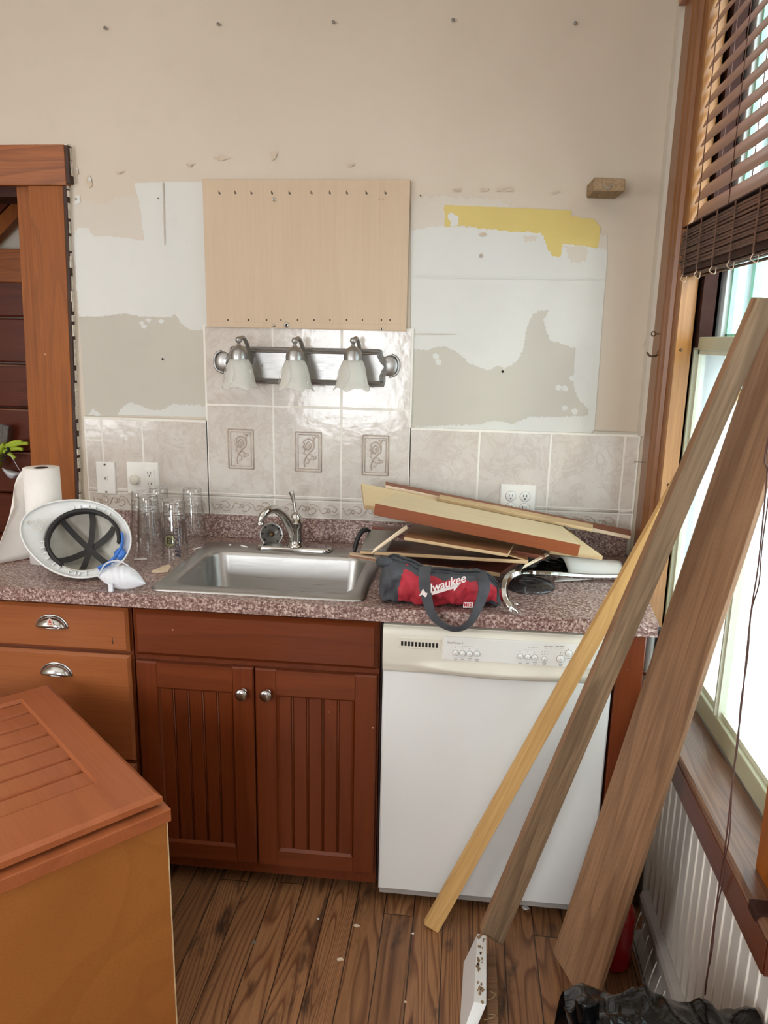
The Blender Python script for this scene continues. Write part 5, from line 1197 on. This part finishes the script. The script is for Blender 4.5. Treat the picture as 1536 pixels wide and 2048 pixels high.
# ---- red and black tool bag
bgp = bp(880, 1215, 'z', ZC+.001); tbg = thing('tool_bag', 'red and black nylon tool bag with strap handles hanging over the counter edge', 'tool bag', bgp)
# profile along x : left px 752 -> right px 1015
XL, XRb = bp(757, 1200, 'y', -.60).x, bp(1003, 1215, 'y', -.60).x
def bagf(u, v, k=1.0):
    x = XL+(XRb-XL)*u
    # silhouette height along the bag
    hs = [(0, .082), (.05, .118), (.16, .112), (.3, .092), (.5, .086), (.7, .088), (.85, .080), (.95, .060), (1, .035)]
    for (a0, h0), (a1, h1) in zip(hs, hs[1:]):
        if a0 <= u <= a1: h = h0+(h1-h0)*(u-a0)/(a1-a0)
    d = .066*(1-.55*abs(2*u-1)**4)
    t = -PI/2+2*PI*v                 # start under, go front
    cy_ = -.585+.015*u
    yy = cy_-d*k*math.copysign(abs(math.cos(t))**.8, math.cos(t)); zz = ZC+.002+h/2+h/2*k*math.copysign(abs(math.sin(t))**.75, math.sin(t))
    if math.sin(t) < -.2: zz = min(zz, zz)
    n_ = .010*mn.noise(Vector((x*20, yy*22, zz*24)))+.006*mn.noise(Vector((x*48, 3, zz*34)))+.003*mn.noise(Vector((x*90, 3, zz*90)))
    e = min(1, min(u, 1-u)*14); yy += n_*e*1.6; zz += n_*.5*e
    zz = max(ZC+.0015, zz)
    c_ = Vector((x, cy_, ZC+h/2)); p = Vector((x, yy, zz))
    if u < .001 or u > .999: p = c_+(p-c_)*.12
    elif u < .03 or u > .97: p = c_+(p-c_)*.8
    return p
nu, nv = 90, 49
a = MB(); a.grid(bagf, nu, nv)
mis = []
for i in range(nu-1):
    for j in range(nv-1):
        u, v = (i+.5)/(nu-1), (j+.5)/(nv-1)
        px = u; front = v < .5; hgt = v*2 if front else 2-2*v       # 0 bottom .. 1 top
        red = (px > .17+.10*(hgt > .55)*0 and px < .97)
        lo = .22+.10*max(0, (px-.6))*2 if px > .62 else .20 + max(0, (.42-px))*.9*0
        blackband = (px < .17+.10*max(0, hgt-.45)) or (px > .95 and hgt > .4) or (hgt > .80 and not (.17 < px < .24 and hgt > .86)) or hgt < .08+.34*max(0, px-.60)/.4*1.0+.55*max(0, .42-px)
        mis.append(1 if blackband else 0)
a.mi = mis
obj('bag_body', a, ['red_fab', 'blk_fab'], tbg)
a = MB(); zp = smooth_path([bagf(u, .5)+Vector((0, .0, .003)) for u in [.03+.94*i/12 for i in range(13)]], 3); a.ribbon(zp, (0, 1, .1), .030, .005); obj('zip_flap', a, ['blk_fab'], tbg)
a = MB(); a.tube([p_+Vector((0, -.004, .004)) for p_ in zp], .0022, 6); obj('zip_pull_cord', a, ['black'], tbg)
a = MB(); a.sphere(bagf(.035, .45)+Vector((.002, 0, .006)), .021, 10, 0, (1.1, .9, .7)); obj('crumpled_end', a, ['blk_fab'], tbg)
YB = -.672
hp = [Y(851,1133,-.62), Y(849,1150,-.652), Y(850,1175,-.662), Y(856,1205,-.668), Y(864,1228,-.674), Y(880,1246,-.676), Y(902,1257,-.678), Y(922,1257,-.678), Y(941,1244,-.676), Y(953,1222,-.672), Y(962,1200,-.666), Y(968,1178,-.658), Y(966,1160,-.645), Y(958,1148,-.62)]
a = MB(); path = smooth_path(hp, 5); n = len(path); wd = []
for i in range(n):
    t = (path[min(i+1, n-1)]-path[max(i-1, 0)]).normalized(); wd.append(Vector((0, -1, 0)).cross(t) + Vector((0, -.3, 0)))
# width narrows where the strap twists at the bottom
seg = MB()
def strapw(i): s_ = abs(i/n-.5)*2; return .0065+.009*min(1, s_*1.4)
o_ = len(a.v)
for i, p_ in enumerate(path):
    t = (path[min(i+1, n-1)]-path[max(i-1, 0)]).normalized(); wv = (wd[i]-t*wd[i].dot(t)).normalized(); nn = t.cross(wv)*.0022
    W2 = strapw(i)
    for q_ in (wv*W2+nn, -wv*W2+nn, -wv*W2-nn, wv*W2-nn): a.v.append(p_+q_)
for i in range(n-1):
    for k in range(4): a.f.append([i*4+k, i*4+(k+1) % 4, (i+1)*4+(k+1) % 4, (i+1)*4+k]); a.mi.append(0); a.sm.append(False)
a.f.append([3,2,1,0]); a.f.append([(n-1)*4+k for k in range(4)]); a.mi += [0,0]; a.sm += [False, False]
obj('strap_handle', a, ['blk_fab'], tbg)
# logo: the visible end of the script word above a lightning bolt
def onbag(pt): return Y(pt[0], pt[1], -.667)
p0, p1 = onbag((868, 1178)), onbag((932, 1158)); ux = (p1-p0).normalized(); mt = frame(ux, Vector((0, .18, 1)), onbag((894, 1167))+Vector((0,-.002,0)))
text('script_lettering', 'Milwaukee'[2:], .030, 'white_print', tbg, mt, shear=.35, bold=.0006, fit=.098, ext=.0006)
a = MB(); q = [onbag(s_) for s_ in ((838,1192),(846,1177),(852,1186),(905,1172),(903,1167),(922,1166),(908,1182),(907,1177),(850,1194),(845,1189))]; q = [p_+Vector((0, -.001, 0)) for p_ in q]; a.prism(q, (0, .0012, 0)); obj('bolt_emblem', a, ['white_print'], tbg)
mt = frame(Vector((1, 0, .06)), Vector((0, .1, 1)), Y(936, 1210, -.661)); a = MB(); q = [mt @ Vector(v) for v in ((-.013,-.007,0),(.012,-.007,0),(.014,.007,0),(-.011,.007,0))]; a.prism(q, (0, .001, 0)); lb = obj('size_label', a, ['white_print'], tbg)
text('label_text', 'M12', .012, 'red_fab', lb, mt @ Matrix.Translation((0, 0, .0008)), bold=.0003)

# ================================================================== LEANING BOARDS
def plank(name, label, bl_, br_, tr_, tl_, back, mats, cat='board', bevel=.0015, wav=0):
    """front face corners (bottom-left, bottom-right, top-right, top-left), thickness vector back; grain along x"""
    q = [Vector(p) for p in (bl_, br_, tr_, tl_)]; L = ((q[3]+q[2])-(q[0]+q[1])); mt = frame(L, q[1]-q[0], q[0]); inv = mt.inverted(); d = Vector(back)
    a = MB(); n = 24; ring = []
    for i in range(n+1):
        t = i/n; l = q[0]*(1-t)+q[3]*t; r_ = q[1]*(1-t)+q[2]*t
        if wav:
            wv = (r_-l).normalized(); l = l+wv*wav*mn.noise(Vector((t*6, 0, 1))); r_ = r_+wv*wav*mn.noise(Vector((t*6, 5, 1)))
        a.v += [l, r_, r_+d, l+d]
    for i in range(n):
        for k in range(4): a.f.append([i*4+k, i*4+(k+1) % 4, (i+1)*4+(k+1) % 4, (i+1)*4+k]); a.mi.append(1 if k in (1, 3) and len(mats) > 1 else 0); a.sm.append(False)
    a.f.append([3,2,1,0]); a.mi.append(0); a.sm.append(False); a.f.append([n*4+k for k in range(4)]); a.mi.append(0); a.sm.append(False)
    o = bpy.data.objects.new(name, mesh_of(name, a, mats, inv)); C.objects.link(o); o.matrix_basis = mt
    md = o.modifiers.new('b', 'BEVEL'); md.width = bevel; md.segments = 2; md.limit_method = 'ANGLE'; md.angle_limit = math.radians(50)
    return tag(o, label, cat)
f0 = bp(846, 1850, 'y', -.72); f1 = bp(876, 1867, 'y', -.72)
plank('leaning_batten', 'narrow yellow pine batten leaning furthest left, across the dishwasher', Y(849,1850,-.715), Y(876,1867,-.725), Y(1488,777,-.722), Y(1450,783,-.722), (-.004, .018, -.002), ['pine1'])
plank('leaning_stud', 'grey brown weathered stud leaning in the middle, topmost end by the window', Y(962,1864,-.795), Y(1004,1893,-.795), Y(1560,598,-1.10), Y(1514,597,-1.10), (-.004, .018, .003), ['pine2', 'pine3'])
plank('wide_plank', 'widest brown plank leaning on the window sill at the right', Y(1106,1905,-.775), Y(1180,2032,-.945), Y(1632,650,-1.12), Y(1524,650,-.94), (.011, .003, -.003), ['pine3'], wav=.002)
# white painted offcut, wooden offcut on the floor
A_, B_ = bp(927, 1925, 'z', .0), bp(917, 2092, 'z', .0)
tA, tB = bp(955, 1867, 'z', .075), bp(948, 2004, 'z', .075)
rA, rB = bp(973, 1871, 'z', .075), bp(973, 2009, 'z', .075)
po = thing('painted_offcut', 'white painted board offcut with a scraped top edge, lying on the floor', 'board', A_)
a = MB(); dx = Vector((rA.x-tA.x, 0, 0)); bA, bB = A_+dx, B_+dx
a.hexa([B_, bB, bA, A_, tB, rB, rA, tA]); obj('offcut', a, ['dw'], po, bevel=.001)
a = MB(); rnd = random.Random(9)
for i in range(26):
    t = rnd.random(); s_ = rnd.uniform(.15, .85); p = tB*(1-t)+tA*t+dx*s_+Vector((0, 0, .0004)); r_ = rnd.uniform(.002, .006)
    pts = [p+Vector((r_*rnd.uniform(.5,1)*math.cos(k*PI/3), 1.8*r_*rnd.uniform(.5,1)*math.sin(k*PI/3), 0)) for k in range(6)]; a.prism(pts, (0, 0, .0005))
obj('scraped_patch', a, ['block'], po)
slab('wood_offcut', 'bare brown stick on the floor right of the white offcut', [bp(975,2075,'z',.02), bp(998,2075,'z',.02), bp(992,1910,'z',.02), bp(974,1908,'z',.02)], .019, ['pine3', 'pine3', 'pine3'], 'wood strip')
a = MB(); a.tube(smooth_path([bp(x, y, 'z', .026) for x, y in ((975,2000),(987,1995),(990,1987),(980,1983))], 4), .0008, 5); a.tube(smooth_path([bp(x, y, 'z', .026) for x, y in ((968,2040),(984,2036),(990,2030),(975,2028))], 4), .0008, 5)
tag(obj('wood_shaving', a, ['raw_edge'], loc=bp(985, 1995, 'z', .026)), 'thin curled pale wood shavings on the floor stick', 'wood shaving')
for i, (x, y, s_, l, m_) in enumerate(((713,1852,.010,'small bent pale splinter on the floor near the cabinet','split'),(680,1920,.011,'thin pale splinter on the floor left of centre','split'),(508,1885,.008,'grey dust fluff on the floor near the island cabinet','drum'),(811,2005,.005,'tiny pale crumb on the floor at the bottom centre','split'),(826,1868,.005,'tiny white crumb on the floor left of the pine batten','paper'),(636,1838,.004,'tiny white crumb on the floor below the sink cabinet','paper'),(1051,1816,.012,'flat white paint flake on the floor by the dishwasher','paper'))):
    p = bp(x, y, 'z', .0); a = MB(); rnd = random.Random(i)
    pts = [p+Vector((s_*rnd.uniform(.6, 1)*math.cos(k*PI/3+i), s_*rnd.uniform(.2, .8)*math.sin(k*PI/3+i), 0)) for k in range(6)]; a.prism(pts, (0, 0, .003)); tag(obj('floor_debris', a, [m_], loc=p), l, 'debris')

# ================================================================== RED CYLINDER, HEATER, BIN BAG
c = Vector((.604, -.765, 0)); ex = thing('fire_extinguisher', 'red cylinder standing on the floor behind the wide plank', 'fire extinguisher', c)
a = MB(); a.lathe([(.030, 0), (.042, .002), (.045, .010), (.045, .15), (.040, .172), (.026, .186), (.015, .190), (.001, .190)], 32, 0, Matrix.Translation(c), close=False); obj('cylinder', a, ['extred'], ex)
a = MB(); a.lathe([(.013, .189), (.013, .205), (.008, .210), (.001, .211)], 16, 0, Matrix.Translation(c)); obj('valve', a, ['black'], ex)
hr = thing('baseboard_heater', 'low grey baseboard heater with a row of pale wire tines', 'heater', (XR, -1.0, 0))
a = MB(); pf = [(XR-.001, .0), (XR-.046, .0), (XR-.046, .012), (XR-.020, .020), (XR-.020, .060), (XR-.034, .128), (XR-.030, .140), (XR-.014, .150), (XR-.001, .150)]
a.prism([(x, -.66, z) for x, z in pf], (0, -1.8, 0)); obj('housing', a, ['heater'], hr, bevel=.002)
a = MB(); a.tube([(XR-.052, -.66, .012), (XR-.052, -1.9, .012)], .0028, 8)
y = -.70
while y > -1.3: a.tube([(XR-.052, y, .012), (XR-.046, y, .06), (XR-.036, y, .108)], .0016, 6); y -= .043
obj('wire_guard', a, ['wire'], hr)
# bin bag
Q = lambda x, y: bp(x, y, 'y', -1.45)
bc = Q(1380, 2080); 
gb = thing('bin_bag', 'glossy black bin bag in the bottom right corner', 'bin bag', (.55, -1.45, 0))
ZT = bp(1340, 1990, 'y', -1.40).z; XB = Q(1132, 2020).x+.01
def bagtop(u, v):
    x = XB+u*(.692-XB); t = v*PI
    h = ZT*(.945+.055*math.sin(PI*min(1, u*1.1+.05)))-.03*(1-u)+.018*mn.noise(Vector((u*5, 1, 0)))+.006*mn.noise(Vector((u*17, 2, 0)))
    y = -1.50-.20*math.cos(t); z = h*max(0, math.sin(t))**.2
    q_ = Vector((x*13, y*13, z*13)); rd = 1-abs(mn.noise(q_))*2
    n_ = mn.noise(q_*1.0+Vector((3, 1, 2)))*.016+rd*.007+mn.noise(q_*3)*.004
    return (min(.700, x+n_*.4), y+n_, max(.002, z+n_*(1 if z > .03 else 0)))
a = MB(); a.grid(bagtop, 90, 60); obj('body', a, ['garbage'], gb)
a = MB(); 
for k_, pp in enumerate(([Q(1128,2014), Q(1150,2010), Q(1156,2046), Q(1140,2040)], [Q(1152,2012), Q(1200,2014), Q(1200,2060), Q(1154,2060)])):
    pp = [p+Vector((0, -.06*k_*0, 0)) for p in pp]; a.grid(lambda u, v: bil(pp, u, v, 0)+Vector((0, -.01*math.sin(PI*u)+.012*k_, 0)), 8, 8)
obj('folded_corner', a, ['garbage'], gb, solid=.0015)

# ================================================================== ISLAND: CABINET LYING ON ITS BACK
HZ = .66
Ax, Bx, Cx = bp(325, 1588, 'z', HZ), bp(97, 1366, 'z', HZ), bp(0, 1705, 'z', HZ)
uu = (Bx-Ax); uu.z = 0; Lu = uu.length; uu.normalize(); vv = Vector((uu.y, -uu.x, 0))
if vv.dot(Cx-Ax) < 0: vv = -vv
IM = frame(-vv, uu if False else (-uu).cross(Vector((0,0,0))) if False else uu, (Ax.x, Ax.y, 0))
# local frame: x' = -vv (towards the near-right corner), y' = uu
IM = Matrix(((-vv.x, uu.x, 0, Ax.x), (-vv.y, uu.y, 0, Ax.y), (0, 0, 1, 0), (0, 0, 0, 1)))
if IM.to_3x3().determinant() < 0: print('WARN mirrored island frame')
il = thing('loose_cabinet', 'warm brown loose cabinet on its back with a beadboard door facing up', 'cabinet', mat=IM)
inv = IM.inverted(); W_ = .62
i1, i2 = inv @ bp(41, 1398, 'z', HZ), inv @ bp(196, 1563, 'z', HZ)
e = inv @ bp(342, 1612, 'z', HZ-.024)
a = MB(); a.box((-W_, .0, .006), (e.x-.004, Lu-.002, HZ-.060)); obj('carcass', a, ['isl_side'], il, world=False, bevel=.001)
a = MB(); a.box((e.x-.0042, .0005, .006), (e.x-.0032, .004, HZ-.060)); a.box((e.x-.0045, -.0012, .006), (e.x-.0018, .0022, HZ-.060)); obj('raw_edge', a, ['raw_edge'], il, world=False)
a = MB(); a.box((-W_, min(0,e.y), HZ-.060), (e.x, Lu, HZ-.030)); obj('face_frame', a, ['isl_top'], il, world=False, bevel=.002)
xa, ya, yb = i2.x, i2.y, i1.y
dx0 = -W_+.0
a = MB()
t0, t1 = HZ-.020, HZ
def slabl(x0, x1, y0, y1, c=.006):  # top-bevelled
    a.add([(x0,y0,t0),(x1,y0,t0),(x1,y1,t0),(x0,y1,t0),(x0,y0,t1-c),(x1,y0,t1-c),(x1,y1,t1-c),(x0,y1,t1-c),(x0+c,y0+c,t1),(x1-c,y0+c,t1),(x1-c,y1-c,t1),(x0+c,y1-c,t1)],
          [(0,3,2,1),(0,1,5,4),(1,2,6,5),(2,3,7,6),(3,0,4,7),(4,5,9,8),(5,6,10,9),(6,7,11,10),(7,4,8,11),(8,9,10,11)])
# frame as one ring with bevelled outer edge
c = .010
outer0 = [(dx0,0),(0,0),(0,Lu),(dx0,Lu)]; 
def ring(pts, z): return [Vector((x, y, z)) for x, y in pts]
fwid = -xa; in_ = [(dx0+fwid, ya), (xa, ya), (xa, yb), (dx0+fwid, yb)]
R0 = ring(outer0, t0); R1 = ring(outer0, t1-.007); R2 = ring([(dx0+c,c),(-c,c),(-c,Lu-c),(dx0+c,Lu-c)], t1); R3 = ring(in_, t1); R4 = ring([(dx0+fwid+.006, ya+.006), (xa-.006, ya+.006), (xa-.006, yb-.006), (dx0+fwid+.006, yb-.006)], t1-.009)
a.v = R0+R1+R2+R3+R4
for i in range(4):
    for k in range(4): a.f.append([i*4+k, i*4+(k+1) % 4, (i+1)*4+(k+1) % 4, (i+1)*4+k]); a.mi.append(0); a.sm.append(False)
a.f.append([3,2,1,0]); a.mi.append(0); a.sm.append(False)
dr_ = obj('door', a, ['isl_top'], il, world=False)
a = MB(); nb_ = 7; w1 = (yb-ya-.008)/nb_
for k in range(nb_):
    y0_, y1_ = ya+.004+k*w1+.0045, ya+.004+(k+1)*w1-.0045
    a.add([(dx0+fwid,y0_,t0+.004),(xa,y0_,t0+.004),(xa,y1_,t0+.004),(dx0+fwid,y1_,t0+.004),(dx0+fwid,y0_+.004,t1-.007),(xa,y0_+.004,t1-.007),(xa,y1_-.004,t1-.007),(dx0+fwid,y1_-.004,t1-.007)],
          [(4,5,6,7),(0,1,5,4),(1,2,6,5),(2,3,7,6),(3,0,4,7)])
a.box((dx0+fwid, ya, t0+.002), (xa, yb, t0+.005)); obj('bead_panel', a, ['isl_top'], dr_, world=False)

# ================================================================== GLOVE AND MASK HANGING IN THE HALL
gp = P(10, 880, -.03); gl = thing('work_glove', 'lime and grey work glove hanging in the doorway at the left edge', 'glove', gp)
G_ = lambda x, y, d=0: bp(x, y, 'y', YH-.06+d)
a = MB(); a.tube(smooth_path([G_(-6,935), G_(-2,915), G_(6,895), G_(14,888)], 4), [.030]*13, 12, flat=.45)
for pts in ([(12,893),(30,884),(45,884)], [(14,896),(35,888),(57,887)], [(14,900),(34,897),(46,899)], [(8,902),(20,908),(31,917)]):
    path = smooth_path([G_(x, y, -.01) for x, y in pts], 4); n = len(path); a.tube(path, [.011-.004*i/n for i in range(n)], 10)
obj('green_back', a, ['green'], gl)
a = MB(); 
for x in (-2, 4, 10, 15): a.tube(smooth_path([G_(x*.5+2, 893, .01), G_(x*.8+1, 872, .0), G_(x, 848+abs(x-5)*.4, 0)], 4), .0085, 8)
obj('grey_fingers', a, ['grey_fab'], gl)
a = MB()
for yy_ in (908, 914, 920): a.tube(smooth_path([G_(-8, yy_+2, -.03), G_(4, yy_+2, -.035), G_(14, yy_-2, -.02)], 4), .0035, 8)
a.tube(smooth_path([G_(12,905,-.03), G_(17,900,-.03), G_(14,895,-.03)], 4), .006, 8); obj('cuff_stripe', a, ['black'], gl)
mk2 = thing('hanging_dust_mask', 'white dust mask hanging by its elastic below the glove', 'dust mask', G_(22, 950))
a = MB()
def hm(u, v):
    x = 4+u*40; yl = 936+ (u)*10; d_ = math.sin(PI*u)*20*(1-.3*u)
    return G_(x, yl+v*d_, -.05*math.sin(PI*u)*math.sin(PI*v))
a.grid(hm, 24, 12); obj('cup', a, ['mask'], mk2, solid=.0015)
a = MB(); a.tube([G_(18, 905, -.02), G_(45, 950, -.01)], .0014, 6); obj('elastic_strap', a, ['mask'], mk2)
